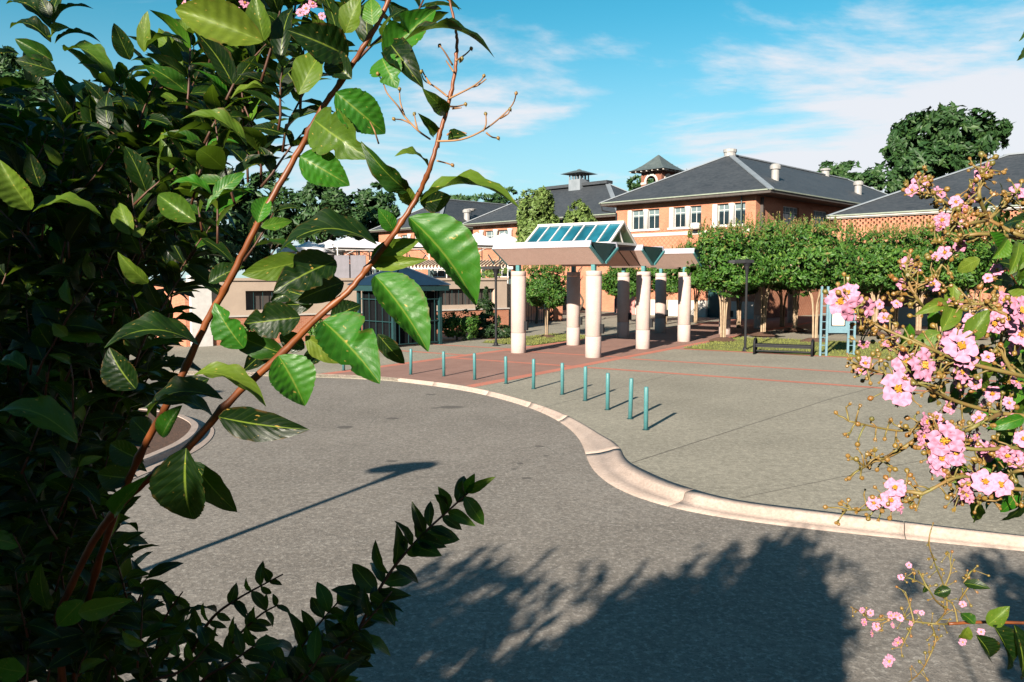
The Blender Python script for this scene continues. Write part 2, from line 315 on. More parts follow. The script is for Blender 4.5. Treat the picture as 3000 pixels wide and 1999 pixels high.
# ---------------------------------------------------------------- mesh helpers
class MB:
    def __init__(s): s.v = []; s.f = []; s.mi = []; s.uv = {}
    def face(s, pts, mi=0):
        i = len(s.v); s.v += [Vector(p) for p in pts]; s.f.append(tuple(range(i, i+len(pts)))); s.mi.append(mi)
    def box(s, a, b, mi=0, mat=None):
        x0, y0, z0 = a; x1, y1, z1 = b
        ps = [Vector(p) for p in ((x0,y0,z0),(x1,y0,z0),(x1,y1,z0),(x0,y1,z0),(x0,y0,z1),(x1,y0,z1),(x1,y1,z1),(x0,y1,z1))]
        if mat: ps = [mat @ p for p in ps]
        i = len(s.v); s.v += ps
        for q in ((3,2,1,0),(4,5,6,7),(0,1,5,4),(1,2,6,5),(2,3,7,6),(3,0,4,7)):
            s.f.append(tuple(i+k for k in q)); s.mi.append(mi)
    def bar(s, p, q, w, h, up=(0,0,1), mi=0):          # a square bar from p to q
        p = Vector(p); q = Vector(q); d = (q-p); L = d.length; d.normalize()
        x = d.cross(Vector(up))
        if x.length < 1e-4: x = d.cross(Vector((1,0,0)))
        x.normalize(); z = x.cross(d)
        m = Matrix((( x.x,d.x,z.x,p.x),(x.y,d.y,z.y,p.y),(x.z,d.z,z.z,p.z),(0,0,0,1)))
        s.box((-w/2,0,-h/2),(w/2,L,h/2),mi,m)
    def tube(s, pts, rad, n=8, mi=0, cap=True):
        pts = [Vector(p) for p in pts]
        if not isinstance(rad, (list, tuple)): rad = [rad]*len(pts)
        i0 = len(s.v); ref = None
        for k, p in enumerate(pts):
            d = (pts[min(k+1, len(pts)-1)] - pts[max(k-1, 0)]).normalized()
            if ref is None: ref = d.orthogonal().normalized()
            ref = (ref - d*ref.dot(d)); ref = ref.normalized() if ref.length > 1e-6 else d.orthogonal().normalized()
            o = d.cross(ref)
            for j in range(n):
                a = 2*pi*j/n; s.v.append(p + (ref*cos(a)+o*sin(a))*rad[k])
        for k in range(len(pts)-1):
            for j in range(n):
                a = i0+k*n+j; b = i0+k*n+(j+1)%n
                s.f.append((a, b, b+n, a+n)); s.mi.append(mi)
        if cap:
            s.f.append(tuple(i0+j for j in range(n))[::-1]); s.mi.append(mi)
            s.f.append(tuple(i0+(len(pts)-1)*n+j for j in range(n))); s.mi.append(mi)
    def lathe(s, prof, c=(0,0,0), n=24, mi=0):
        i0 = len(s.v); c = Vector(c)
        for r, z in prof:
            for j in range(n):
                a = 2*pi*j/n; s.v.append(c + Vector((r*cos(a), r*sin(a), z)))
        for k in range(len(prof)-1):
            for j in range(n):
                a = i0+k*n+j; b = i0+k*n+(j+1)%n
                s.f.append((a, b, b+n, a+n)); s.mi.append(mi)
        s.f.append(tuple(i0+j for j in range(n))[::-1]); s.mi.append(mi)
        s.f.append(tuple(i0+(len(prof)-1)*n+j for j in range(n))); s.mi.append(mi)
    def prism(s, poly, z0, z1, mi=0):                   # a level polygon (counter-clockwise) made solid
        n = len(poly); i = len(s.v)
        s.v += [Vector((p[0], p[1], z0)) for p in poly] + [Vector((p[0], p[1], z1)) for p in poly]
        s.f.append(tuple(range(i+n-1, i-1, -1))); s.mi.append(mi)
        s.f.append(tuple(range(i+n, i+2*n))); s.mi.append(mi)
        for k in range(n):
            a = i+k; b = i+(k+1)%n; s.f.append((a, b, b+n, a+n)); s.mi.append(mi)
    def add(s, vs, fs, m, mi=0, uvs=None):
        i = len(s.v); s.v += [m @ v for v in vs]
        for k, q in enumerate(fs):
            if uvs is not None: s.uv[len(s.f)] = uvs[k]
            s.f.append(tuple(i+j for j in q)); s.mi.append(mi)
    def mesh(s, name, mats, smooth=False, xf=None):
        me = bpy.data.meshes.new(name)
        vs = s.v if xf is None else [xf @ v for v in s.v]
        me.from_pydata([tuple(v) for v in vs], [], s.f)
        for m in (mats if isinstance(mats, (list, tuple)) else [mats]): me.materials.append(m)
        me.polygons.foreach_set('material_index', s.mi)
        if smooth: me.polygons.foreach_set('use_smooth', [True]*len(s.f))
        if s.uv:
            l = me.uv_layers.new(name='UVMap'); data = [0.0]*(2*len(me.loops))
            for p in me.polygons:
                q = s.uv.get(p.index)
                if q:
                    for k, li in enumerate(p.loop_indices): data[2*li], data[2*li+1] = q[k]
            l.data.foreach_set('uv', data)
        me.update(); return me
    def build(s, name, mats, parent=None, smooth=False, world=False, bevel=0):
        xf = None
        if world and parent is not None: xf = MATS[parent.name].inverted()
        o = bpy.data.objects.new(name, s.mesh(name, mats, smooth, xf)); C.objects.link(o)
        if parent is not None: o.parent = parent
        if bevel:
            b = o.modifiers.new('edge', 'BEVEL'); b.width = bevel; b.segments = 2; b.limit_method = 'ANGLE'
        return o
MATS = {}
def empty(name, label, cat, loc=(0,0,0), rz=0.0, group=None):
    o = bpy.data.objects.new(name, None); C.objects.link(o); o.empty_display_size = 0.2
    o.location = loc; o.rotation_euler = (0, 0, rz); MATS[o.name] = Matrix.Translation(Vector(loc)) @ Matrix.Rotation(rz, 4, 'Z')
    return tag(o, label, cat, group)
def tag(o, label, cat, group=None):
    o['label'] = label; o['category'] = cat
    if group: o['group'] = group
    return o
def struct(o): o['kind'] = 'structure'; return o
def stuff(o): o['kind'] = 'stuff'; return o
def dup(root, loc, rz, label, group=None):
    r = root.copy(); C.objects.link(r); r.location = loc; r.rotation_euler = (0, 0, rz); r['label'] = label
    MATS[r.name] = Matrix.Translation(Vector(loc)) @ Matrix.Rotation(rz, 4, 'Z')
    if group: r['group'] = group
    for ch in [x for x in bpy.data.objects if x.parent == root]:
        c = ch.copy(); C.objects.link(c); c.parent = r
        for g in [x for x in bpy.data.objects if x.parent == ch]:
            d = g.copy(); C.objects.link(d); d.parent = c
    return r
def smooth_line(pts, per=6):                             # Catmull-Rom through the points
    pts = [Vector(p) for p in pts]; out = []
    for i in range(len(pts)-1):
        p0 = pts[max(i-1, 0)]; p1 = pts[i]; p2 = pts[i+1]; p3 = pts[min(i+2, len(pts)-1)]
        for k in range(per):
            t = k/per
            out.append(0.5*((2*p1)+(p2-p0)*t+(2*p0-5*p1+4*p2-p3)*t*t+(3*p1-p0-3*p2+p3)*t**3))
    out.append(pts[-1]); return out

# ---------------------------------------------------------------- ground, road, kerb, plaza
RZ = -0.12
UH = Vector((0.555, 0.832, 0)).normalized(); VH = Vector((-UH.y, UH.x, 0)); PB = Vector((3.5, 34.2, 0))   # the covered walk: origin, along, across
def uv(u, v, z=0.0): return PB + UH*u + VH*v + Vector((0, 0, z))
RUV = atan2(UH.y, UH.x)

m_ = MB(); m_.face([(-1500,-1500,-0.3),(1500,-1500,-0.3),(1500,1500,-0.3),(-1500,1500,-0.3)]); struct(m_.build('ground', M['earth']))
m_ = MB(); m_.face([(-60,-14,RZ),(60,-14,RZ),(60,32,RZ),(-60,32,RZ)]); struct(m_.build('road', M['asphalt']))

c6 = lambda x, y: (549+.4333*x, 752.9+.4333*y)
inner_px = [c6(*p) for p in ((20,238),(450,248),(760,262),(1000,285),(1180,308),(1360,345),(1540,395),(1700,450),(1820,510),(1920,570),(1985,607),(2022,645),(2042,690),(2085,730),(2200,790),(2353,850))] + [(1693,1154),(1940,1186),(2353,1237)]
outer_px = [c6(*p) for p in ((20,250),(450,262),(760,279),(870,290),(1100,320),(1300,357),(1500,412),(1640,467),(1740,527),(1800,585),(1833,650),(1852,715),(1885,768),(1960,832),(2100,905),(2353,975))] + [(1700,1196),(1900,1221),(2100,1241),(2353,1267)]
def ext(pts):
    a = pts[0] + (pts[0]-pts[1]).normalized()*4 + Vector((0,-.4,0)); a2 = a + Vector((-6,-1.5,0)); a3 = a2 + Vector((-6,-3.5,0))
    b = pts[-1] + (pts[-1]-pts[-2]).normalized()*8 + Vector((0,.4,0)); b2 = b + (pts[-1]-pts[-2]).normalized()*10 + Vector((0,2,0))
    return [a3, a2, a] + pts + [b, b2]
inner = smooth_line(ext([gnd(x, y, 0.0) for x, y in inner_px]), 5)
outer = smooth_line(ext([gnd(x, y, RZ) for x, y in outer_px]), 5)
def resample(pts, n):
    L = [0.0]
    for a, b in zip(pts, pts[1:]): L.append(L[-1]+(b-a).length)
    out = []; k = 0
    for i in range(n):
        t = L[-1]*i/(n-1)
        while k < len(L)-2 and L[k+1] < t: k += 1
        f = (t-L[k])/max(L[k+1]-L[k], 1e-9); out.append(pts[k].lerp(pts[k+1], min(max(f,0),1)))
    return out
NK = 240
inn = resample(inner, NK)
# pair each inner point with the nearest outer point, kept in order
out_d = resample(outer, 1600); outp = []; k0 = 0
for p in inn:
    best = min(range(k0, min(k0+90, 1600)), key=lambda k: (out_d[k].xy-p.xy).length_squared); k0 = best; outp.append(out_d[best].copy())
for _ in range(6):
    outp = [outp[0]] + [(outp[i-1]+outp[i]*2+outp[i+1])/4 for i in range(1, NK-1)] + [outp[-1]]
bend = min(range(NK), key=lambda i: (inn[i].xy - gnd(1430,1055).xy).length)     # where the dropped kerb starts to rise
def kerb_ring(i):
    a = inn[i]; b = outp[i]; f = min(max((i-bend+4)/9.0, 0), 1)                  # 0 dropped ramp, 1 full kerb and gutter
    d = b-a; d.z = 0; L = d.length; d.normalize()
    def q(s, z): return Vector((a.x+d.x*s, a.y+d.y*s, z))
    top = 0.03*f + 0.008
    return [q(0, -0.1), q(0, top), q(L*(.10+.20*f), top-0.004), q(L*(.16+.20*f)+.01, top-.012-.012*f), q(L*(.30+.13*f), -0.025-0.055*f), q(L*.62, -0.075-.03*f), q(L, RZ+.012), q(L, RZ-.1)]
kerb = bpy.data.objects.new('kerb', None); C.objects.link(kerb); struct(kerb); MATS['kerb'] = Matrix()
joints = [0, 14, 26, 38, 50, 62, 74, 86, 97, 108, 118, 127, bend-3, bend+10, bend+22, bend+35, bend+48, 200, 220, NK-1]
joints = sorted(set(j for j in joints if 0 <= j < NK))
for j0, j1 in zip(joints, joints[1:]):
    if j1-j0 < 2: continue
    mb = MB(); rings = [kerb_ring(i) for i in range(j0, j1+1)]
    rings[0] = [p.lerp(q, 0.02) for p, q in zip(rings[0], rings[1])]; rings[-1] = [p.lerp(q, 0.03) for p, q in zip(rings[-1], rings[-2])]
    for r in rings: mb.v += r
    for i in range(len(rings)-1):
        for k in range(7):
            a = i*8+k; mb.f.append((a, a+8, a+9, a+1)); mb.mi.append(0)
    mb.f.append((0,1,2,3,4,5,6,7)); mb.mi.append(0); e = (len(rings)-1)*8; mb.f.append(tuple(e+k for k in range(7,-1,-1))); mb.mi.append(0)
    o = mb.build('kerb_section', M['concrete'], kerb)
    for p in o.data.polygons: p.use_smooth = len(p.vertices) == 4
# plaza slab
mb = MB(); poly = [(p.x, p.y) for p in inn]; e = inn[-1]
poly = poly + [(70, e.y+2), (70, 110), (-70, 110), (-70, inn[0].y)]
mb.prism(poly, -0.25, 0.0); plaza = struct(mb.build('plaza', M['plaza'])); bpy.context.view_layer.update()
bm_ = bmesh.new(); bm_.from_mesh(plaza.data); bmesh.ops.triangulate(bm_, faces=[f for f in bm_.faces if len(f.verts) > 4]); bm_.to_mesh(plaza.data); bm_.free()

def strip(name, pts, z, mat):                            # a thin inlaid sheet
    mb = MB(); mb.face([(p.x, p.y, z) for p in pts]); return struct(mb.build(name, mat))
def clip_uv(u0, u1, v0, v1): return [uv(u0, v0), uv(u1, v0), uv(u1, v1), uv(u0, v1)]
# brick walk, trimmed at the kerb
def inside(p):                                           # on the plaza side of the kerb
    q = min(range(NK-1), key=lambda i: (inn[i].xy-p.xy).length_squared); d = inn[min(q+1,NK-1)]-inn[max(q-1,0)]
    return d.x*(p.y-inn[q].y)-d.y*(p.x-inn[q].x) > 0
def walk_from(v):
    u = 0.0
    while u > -16 and inside(uv(u, v)): u -= 0.05
    return u + 0.08
def band(name, v0, v1, u1, z, mat, n=14, u0=None):
    mb = MB(); vs = [v0+(v1-v0)*i/n for i in range(n+1)]
    us = [walk_from(v) if u0 is None else u0 for v in vs]
    for i in range(n): mb.face([uv(us[i], vs[i], z), uv(u1, vs[i], z), uv(u1, vs[i+1], z), uv(us[i+1], vs[i+1], z)][::-1])
    return struct(mb.build(name, mat))
band('brick_walk', -0.9, 4.9, 44, 0.004, M['paver'])
band('brick_border', -1.35, -0.9, 44, 0.004, M['paver_red'], 2)
band('brick_border', 4.9, 5.35, 44, 0.004, M['paver_red'], 2)
strip('brick_band', clip_uv(-3.75, -3.4, -26, -1.35), 0.004, M['paver_red'])
strip('brick_band', clip_uv(0.15, 0.5, -26, -1.35), 0.004, M['paver_red'])
strip('brick_band', clip_uv(-3.75, -3.4, -0.9, 4.9), 0.008, M['paver_red'])
strip('brick_band', clip_uv(0.5, 0.85, -0.9, 4.9), 0.008, M['paver_red'])
strip('brick_band', clip_uv(-2.4, -2.05, 5.35, 30), 0.004, M['paver_red'])
strip('brick_band', clip_uv(1.3, 1.65, 5.35, 30), 0.004, M['paver_red'])
strip('brick_band', clip_uv(6.0, 6.3, 5.35, 22), 0.004, M['paver_red'])
strip('brick_border', clip_uv(5.85, 6.25, -34, -1.35), 0.004, M['paver_red'])
def joint(p, q, w=0.018):
    d = (q-p).normalized(); n_ = Vector((-d.y, d.x, 0))*w/2; strip('joint', [p-n_, q-n_, q+n_, p+n_], 0.004, M['wood_dark'])
joint(gnd(1452,1064), gnd(1905,918)); joint(gnd(1905,918), gnd(2120,860)); joint(gnd(1700,1145), gnd(2353,1010), .012); joint(uv(-3.75,-5.2), uv(-14,-5.2), .012)
# lawns with a little height
def lawn(u0, u1, v0, v1, n=26):
    mb = MB(); rnd = random.Random(3); g = {}
    for i in range(n+1):
        for j in range(n+1):
            edge = min(i, j, n-i, n-j); p = uv(u0+(u1-u0)*i/n, v0+(v1-v0)*j/n, 0.012 if edge == 0 else 0.05+rnd.random()*0.05)
            g[i,j] = len(mb.v); mb.v.append(p)
    for i in range(n):
        for j in range(n): mb.f.append((g[i,j], g[i+1,j], g[i+1,j+1], g[i,j+1])); mb.mi.append(0)
    return struct(mb.build('lawn', M['grass'], smooth=True))
lawn(6.25, 14.5, -34, -1.6, 40); lawn(3.6, 11, 5.4, 8.6, 20)
def blades(u0, u1, v0, v1, n, seed):
    mb = MB(); rnd = random.Random(seed)
    for _ in range(n):
        p = uv(rnd.uniform(u0, u1), rnd.uniform(v0, v1), 0.04); a = rnd.random()*6.3; h = rnd.uniform(.05,.12); d = Vector((cos(a), sin(a), 0))*.03; l = Vector((rnd.uniform(-.04,.04), rnd.uniform(-.04,.04), h))
        mb.face([p-d, p+d, p+l])
    return mb
mb = blades(6.28, 14.4, -24, -1.6, 15000, 1); b2 = blades(3.6, 11, 5.4, 8.6, 3000, 2)
for q in b2.f: mb.face([b2.v[k] for k in q])
stuff(mb.build('grass', M['grass']))

# planted island on the left with its own kerb
isl = [gnd(x, y, 0) for x, y in ((-700,915),(-200,925),(150,932),(300,940),(390,952),(438,972),(440,992),(410,1018),(350,1046),(250,1085),(130,1138),(-30,1205),(-300,1330))]
isl = smooth_line(isl, 5); far = [Vector((-40, isl[-1].y, 0)), Vector((-40, isl[0].y+2, 0))]
mb = MB(); top = [Vector(p) for p in isl]
def offs(pts, d):
    o = []
    for i, p in enumerate(pts):
        t = (pts[min(i+1,len(pts)-1)]-pts[max(i-1,0)]).normalized(); o.append(p + Vector((t.y, -t.x, 0))*d)
    return o
prof = [(offs(top, d), z) for d, z in ((-.46, RZ-.1), (-.45, RZ+.012), (-.17, RZ+.02), (-.14, .0), (-.11, .03), (.04, .035), (.06, -.2))]
nr = len(top)
for r, z in prof: mb.v += [Vector((p.x, p.y, z)) for p in r]
for k in range(len(prof)-1):
    for i in range(nr-1): a = k*nr+i; mb.f.append((a, a+1, a+1+nr, a+nr)); mb.mi.append(0)
struct(mb.build('kerb', M['concrete'], smooth=False))
mb = MB(); ii = offs(top, .05); cc = Vector((-15, 19, 0.35)); n = len(ii)
loop = ii + far
for i in range(len(loop)):
    a, b = loop[i], loop[(i+1) % len(loop)]
    a1 = a.lerp(cc, .4); b1 = b.lerp(cc, .4); a1.z = b1.z = .16
    mb.face([(a.x,a.y,.015),(b.x,b.y,.015),b1,a1]); mb.face([a1,b1,cc])
struct(mb.build('mulch_bed', M['mulch'], smooth=True))
# the planted bank the camera stands on
mb = MB(); rnd = random.Random(5); g = {}
for i in range(41):
    for j in range(21):
        x = -20+i; y = -14+j; t = min(max((4.6-y)/3.4, 0), 1); z = RZ-.05 + 1.75*t*t*(3-2*t) + (rnd.random()-.5)*.08*t
        g[i,j] = len(mb.v); mb.v.append(Vector((x, y, z)))
for i in range(40):
    for j in range(20): mb.f.append((g[i,j], g[i+1,j], g[i+1,j+1], g[i,j+1])); mb.mi.append(0)
struct(mb.build('bank', M['mulch'], smooth=True))
# ---------------------------------------------------------------- buildings
def wall_boxes(mb, s0, s1, z0, z1, t, ops, axis, pos, sign, mi=0):
    """wall along one local axis with openings (a, b, zb, zt); pos is the outer face, sign the outward direction"""
    def bx(a, b, c, d):
        if b-a < 1e-3 or d-c < 1e-3: return
        p0, p1 = sorted((pos, pos-sign*t))
        if axis == 'y': mb.box((p0, a, c), (p1, b, d), mi)
        else: mb.box((a, p0, c), (b, p1, d), mi)
    cur = s0
    for a, b, zb, zt in sorted(ops):
        bx(cur, a, z0, z1); bx(a, b, z0, zb); bx(a, b, zt, z1); cur = b
    bx(cur, s1, z0, z1)
def fit_window(parent, a, b, zb, zt, axis, pos, sign, bars=1, mat='white', depth=0.22, fw=0.07):
    def P(s0, d0, z0, s1, d1, z1):
        p0, p1 = sorted((pos-sign*d0, pos-sign*d1))
        return ((p0, s0, z0), (p1, s1, z1)) if axis == 'y' else ((s0, p0, z0), (s1, p1, z1))
    fr = MB()
    for q in (P(a, depth-.06, zb, b, depth, zb+fw), P(a, depth-.06, zt-fw, b, depth, zt), P(a, depth-.06, zb+fw, a+fw, depth, zt-fw), P(b-fw, depth-.06, zb+fw, b, depth, zt-fw)): fr.box(*q)
    for k in range(bars):
        c = a + (b-a)*(k+1)/(bars+1); fr.box(*P(c-.025, depth-.05, zb+fw, c+.025, depth-.01, zt-fw))
    zc = zb+(zt-zb)*.72; fr.box(*P(a+fw, depth-.045, zc-.022, b-fw, depth-.012, zc+.022))
    f = fr.build('window', M[mat], parent)
    g = MB(); g.box(*P(a+fw*.5, depth-.028, zb+fw*.5, b-fw*.5, depth+.01, zt-fw*.5)); g.build('pane', M['glass'], f)
    if (zt-zb) > 1.5:
        bl_ = MB(); bl_.box(*P(a+fw, depth-.034, zt-(zt-zb)*.36, b-fw, depth-.029, zt-fw)); bl_.build('blind', M['blind'], f)
    return f
def hip_roof(parent, L, W, ze, zr, over_fascia=0.28):
    mb = MB()
    if L >= W: r0, r1 = (W/2, W/2, zr), (L-W/2, W/2, zr)
    else: r0, r1 = (L/2, L/2, zr), (L/2, W-L/2, zr)
    e = [(0,0,ze),(L,0,ze),(L,W,ze),(0,W,ze)]
    if L >= W: F_ = [(e[0], e[1], r1, r0), (e[1], e[2], r1), (e[2], e[3], r0, r1), (e[3], e[0], r0)]
    else: F_ = [(e[0], e[1], r0), (e[1], e[2], r1, r0), (e[2], e[3], r1), (e[3], e[0], r0, r1)]
    for f in F_: mb.face(f)
    roof = mb.build('roof', M['slate'], parent)
    sf = MB(); sf.box((.05,.05,ze-over_fascia),(L-.05,W-.05,ze-.03)); sf.build('soffit', M['wood_dark'], parent)
    gu = MB()
    for a, b in ((0,1),(1,2),(2,3),(3,0)): gu.bar((*e[a][:2], ze-.012), (*e[b][:2], ze-.012), .12, .10)
    gu.build('gutter', M['gutter'], parent)
    hp = MB(); R0, R1 = Vector(r0), Vector(r1)
    ends = ((0, R0), (3, R0), (1, R1), (2, R1)) if L >= W else ((0, R0), (1, R0), (2, R1), (3, R1))
    for k, r in ends: hp.bar(Vector(e[k])+Vector((0,0,.02)), r+Vector((0,0,.02)), .5, .09)
    hp.bar(R0+Vector((0,0,.03)), R1+Vector((0,0,.03)), .42, .12)
    hp.build('hip_flashing', M['flash'], roof)
    return roof, R0, R1
A45 = radians(45)
def vent_pipe(parent, p, h, r=0.34, name='vent_pipe'):
    mb = MB(); x, y, z = p
    mb.lathe([(r*.72, -.4), (r*.72, h*.62), (r, h*.66), (r*1.05, h*.86), (r*.7, h), (0.05, h)], (x, y, z), 14)
    return mb.build(name, M['vent'], parent, smooth=False)
def slope_hit(b, px, py, ze, k, axis):                  # where the line of sight meets a roof slope of building b
    inv = MATS[b.name].inverted(); o = inv @ Vector((0,0,HC)); d = inv.to_3x3() @ ray(px, py)
    c = 0 if axis == 'x' else 1
    t = (ze + k*o[c] - o.z)/(d.z - k*d[c]); return o + d*t

# the main brick building, front facing the sun
W1, L1, ZE, ZR = 17.5, 44.5, 10.54, 15.1
main = empty('brick_building', 'two-storey brick building with a dark hip roof and three pairs of upper windows', 'building', (20.7, 64.4, 0), A45)
INS = 1.15
def s_on_front(px):                                      # where a picture column falls on the front wall
    inv = MATS[main.name].inverted(); o = inv @ Vector((0,0,HC)); d = inv.to_3x3() @ ray(px, 560)
    t = (INS-o.x)/d.x; return (o+d*t).y
pairs = [(1442, 1514), (1537, 1610), (1636, 1711)]
ops = []; groups = []
for a, b in pairs:
    s1, s0 = s_on_front(a), s_on_front(b); groups.append((s0, s1)); ops.append((s0, s1, 7.95, 9.75))
mb = MB(); wall_boxes(mb, 1.9, W1-INS, 7.4, ZE-.28, .4, ops, 'y', INS, -1)
wall_boxes(mb, 1.9, W1-INS, 1.45, 7.4, .4, [(4.0, 6.4, 1.45, 2.6), (12.6, 14.0, 1.7, 3.4)], 'y', INS, -1)
wall_boxes(mb, INS+.4, L1-INS, 0, ZE-.28, .4, [(6, 9, 7.9, 9.7), (12, 15, 7.9, 9.7), (18, 21, 7.9, 9.7), (24, 27, 7.9, 9.7)], 'x', 1.9, -1)
mb.box((INS+.4, W1-INS-.4, 0), (L1-INS, W1-INS, ZE-.28)); mb.box((L1-INS-.4, INS+.4, 0), (L1-INS, W1-INS-.4, ZE-.28))
mb.build('wall', M['brick_main'], main)
mb = MB(); wall_boxes(mb, 1.82, W1-INS+.08, 0, 1.45, .5, [(4.0, 6.4, 0, 1.45)], 'y', INS-.06, -1); mb.build('base_course', M['lime'], main)
mb = MB(); mb.box((INS-.07, 1.84, 7.25), (INS+.1, W1-INS-.002, 7.55)); mb.build('string_course', M['lime'], main)
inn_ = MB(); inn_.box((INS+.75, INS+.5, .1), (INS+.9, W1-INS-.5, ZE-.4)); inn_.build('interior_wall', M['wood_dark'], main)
for s0, s1 in groups:
    mb = MB(); mb.box((INS-.12, s0-.12, 7.76), (INS+.38, s1+.12, 7.95)); mb.build('sill', M['lime'], main)
    mb = MB(); mb.box((INS-.02, s1-.42, 7.95), (INS+.35, s1, 9.75)); mb.build('reveal', M['white'], main)
    c = (s0+s1-.42)/2; mb = MB(); mb.lathe([(.27, 7.95), (.25, 9.5), (.3, 9.6), (.3, 9.75)], (INS+.16, c, 0), 16); mb.build('window_column', M['white'], main, smooth=True)
    fit_window(main, s0+.03, c-.25, 7.95, 9.75, 'y', INS, -1, 1, 'white', .3, .05); fit_window(main, c+.25, s1-.45, 7.95, 9.75, 'y', INS, -1, 1, 'white', .3, .05)
for a in (6, 12, 18, 24): fit_window(main, a, a+3, 7.9, 9.7, 'x', 1.9, -1, 3, 'white')
fit_window(main, 12.6, 14.0, 1.7, 3.4, 'y', INS, -1, 1)
roof, R0, R1 = hip_roof(main, L1, W1, ZE, ZR)
mb = MB(); mb.lathe([(.55, -.2), (.55, .18), (.62, .2), (.62, .48), (.3, .55)], R0, 12); mb.build('roof_cap', M['vent'], roof)
k1 = (ZR-ZE)/(W1/2)
vent_pipe(roof, slope_hit(main, 1781, 413, ZE, k1, 'y'), 1.35, .46); vent_pipe(roof, slope_hit(main, 1971.5, 445, ZE, k1, 'y'), 1.3, .5)
vent_pipe(roof, R0.lerp(R1, .78), .75, .6)
mb = MB(); mb.tube([(INS-.12, 3.15, ZE-.2), (INS-.12, 3.15, 0.1)], .06, 8); mb.build('downpipe', M['teal_dark'], main)
mb = MB(); mb.tube([(.1, W1-.15, ZE-.15), (.15, W1-.25, ZE-.7), (INS-.1, W1-INS-.1, ZE-.95), (INS-.1, W1-INS-.12, .1)], .075, 8); mb.build('downpipe', M['black'], main)
mb = MB(); c = s_on_front(1605); mb.lathe([(.02, -.25), (.42, -.22), (.46, 0), (.42, .3), (.02, .34)], (INS-.55, c, 7.9), 16); mb.bar((INS, c, 7.9), (INS-.5, c, 7.9), .08, .08); mb.build('wall_lamp', M['white'], main, smooth=True)
s0, s1 = s_on_front(1462), s_on_front(1420); mb = MB(); mb.box((INS-.12, s0, .02), (INS+.2, s1, 3.9)); mb.build('painted_panel', M['salmon'], main)
mb = MB(); mb.box((INS+.25, 4.02, 0.02), (INS+.32, 6.38, 2.58)); d_ = mb.build('door', M['teal_dark'], main)
mb = MB(); mb.box((INS+.2, 5.1, 1.0), (INS+.25, 5.16, 1.5)); mb.build('handle', M['fascia'], d_)

# rear wing with the louvred cupola
WB, LB = 23.7, 14.0
rear = empty('brick_wing', 'long brick wing under a dark hip roof with a louvred cupola, partly behind pale trees', 'building', (10.65, 80, 0), A45)
ZB, ZBR = 9.87, 13.93
wins = [(16.6, 18.4), (18.8, 20.6), (13.2, 15), (9.4, 11.2), (5.5, 7.3), (2, 3.8)]
mb = MB(); wall_boxes(mb, 1, WB-1, 0, ZB-.28, .4, [(a, b, 6.9, 9.0) for a, b in wins], 'y', 1, -1)
wall_boxes(mb, 1.4, LB-1, 0, ZB-.28, .4, [], 'x', 1, -1); mb.box((1.4, WB-1.4, 0), (LB-1, WB-1, ZB-.28)); mb.build('wall', M['brick'], rear)
for a, b in wins: fit_window(rear, a, b, 6.9, 9.0, 'y', 1, -1, 1, 'white', .3)
for s in (21.0, 18.6, 16.2):
    mb = MB(); mb.lathe([(.3, 6.8), (.27, 8.8), (.34, 8.9), (.34, 9.1)], (.85, s, 0), 14); mb.build('window_column', M['white'], rear, smooth=True)
rroof, R0, R1 = hip_roof(rear, LB, WB, ZB, ZBR)
mb = MB(); mb.bar(R0+Vector((0,-.3,.16)), R1+Vector((0,.3,.16)), 1.1, .34); mb.build('ridge_cap', M['slate'], rroof)
cup = bpy.data.objects.new('cupola', None); C.objects.link(cup); cup.parent = rear
o_ = MATS[rear.name].inverted() @ at(1328, 430, 92.7); cy_ = o_.y
mb = MB(); mb.box((LB/2-.85, cy_-.85, ZBR-.7), (LB/2+.85, cy_+.85, ZBR+.75)); mb.build('cupola_base', M['flash'], cup)
mb = MB()
for i in (-1, -.33, .33, 1):
    for j in (-1, -.33, .33, 1):
        if max(abs(i), abs(j)) > .9: mb.box((LB/2+i*.76-.06, cy_+j*.76-.06, ZBR+.75), (LB/2+i*.76+.06, cy_+j*.76+.06, ZBR+1.4))
mb.build('cupola_post', M['flash'], cup)
mb = MB(); q = ZBR+1.4; e = 1.55
for a, b in (((-e,-e),(e,-e)),((e,-e),(e,e)),((e,e),(-e,e)),((-e,e),(-e,-e))):
    mb.face([(LB/2+a[0], cy_+a[1], q), (LB/2+b[0], cy_+b[1], q), (LB/2+b[0]*.25, cy_+b[1]*.25, q+.42), (LB/2+a[0]*.25, cy_+a[1]*.25, q+.42)])
mb.face([(LB/2-e, cy_-e, q), (LB/2-e, cy_+e, q), (LB/2+e, cy_+e, q), (LB/2+e, cy_-e, q)]); mb.lathe([(.45, .40), (.3, .52), (.03, .6)], (LB/2, cy_, q), 4); mb.build('cupola_roof', M['copper'], cup)

# far left wing
WC, LC, ZC, ZCR = 16.25, 30.0, 10.6, 15.3
lw = empty('brick_wing', 'farthest brick wing at the left with a dark hip roof above white canopies', 'building', (-10.1, 110, 0), A45)
wins = [(11.2, 12.7), (8.2, 9.7), (5.2, 6.7), (2.4, 3.9)]
mb = MB(); wall_boxes(mb, 1, WC-1, 0, ZC-.28, .4, [(a, b, 7.6, 9.7) for a, b in wins], 'y', 1, -1)
wall_boxes(mb, 1.4, LC-1, 0, ZC-.28, .4, [(a, a+1.8, 7.6, 9.7) for a in (3, 7, 11)], 'x', 1, -1); mb.box((1.4, WC-1.4, 0), (LC-1, WC-1, ZC-.28)); mb.build('wall', M['brick'], lw)
for a, b in wins: fit_window(lw, a, b, 7.6, 9.7, 'y', 1, -1, 1, 'white', .3)
for a in (3, 7, 11): fit_window(lw, a, a+1.8, 7.6, 9.7, 'x', 1, -1, 1, 'white', .3)
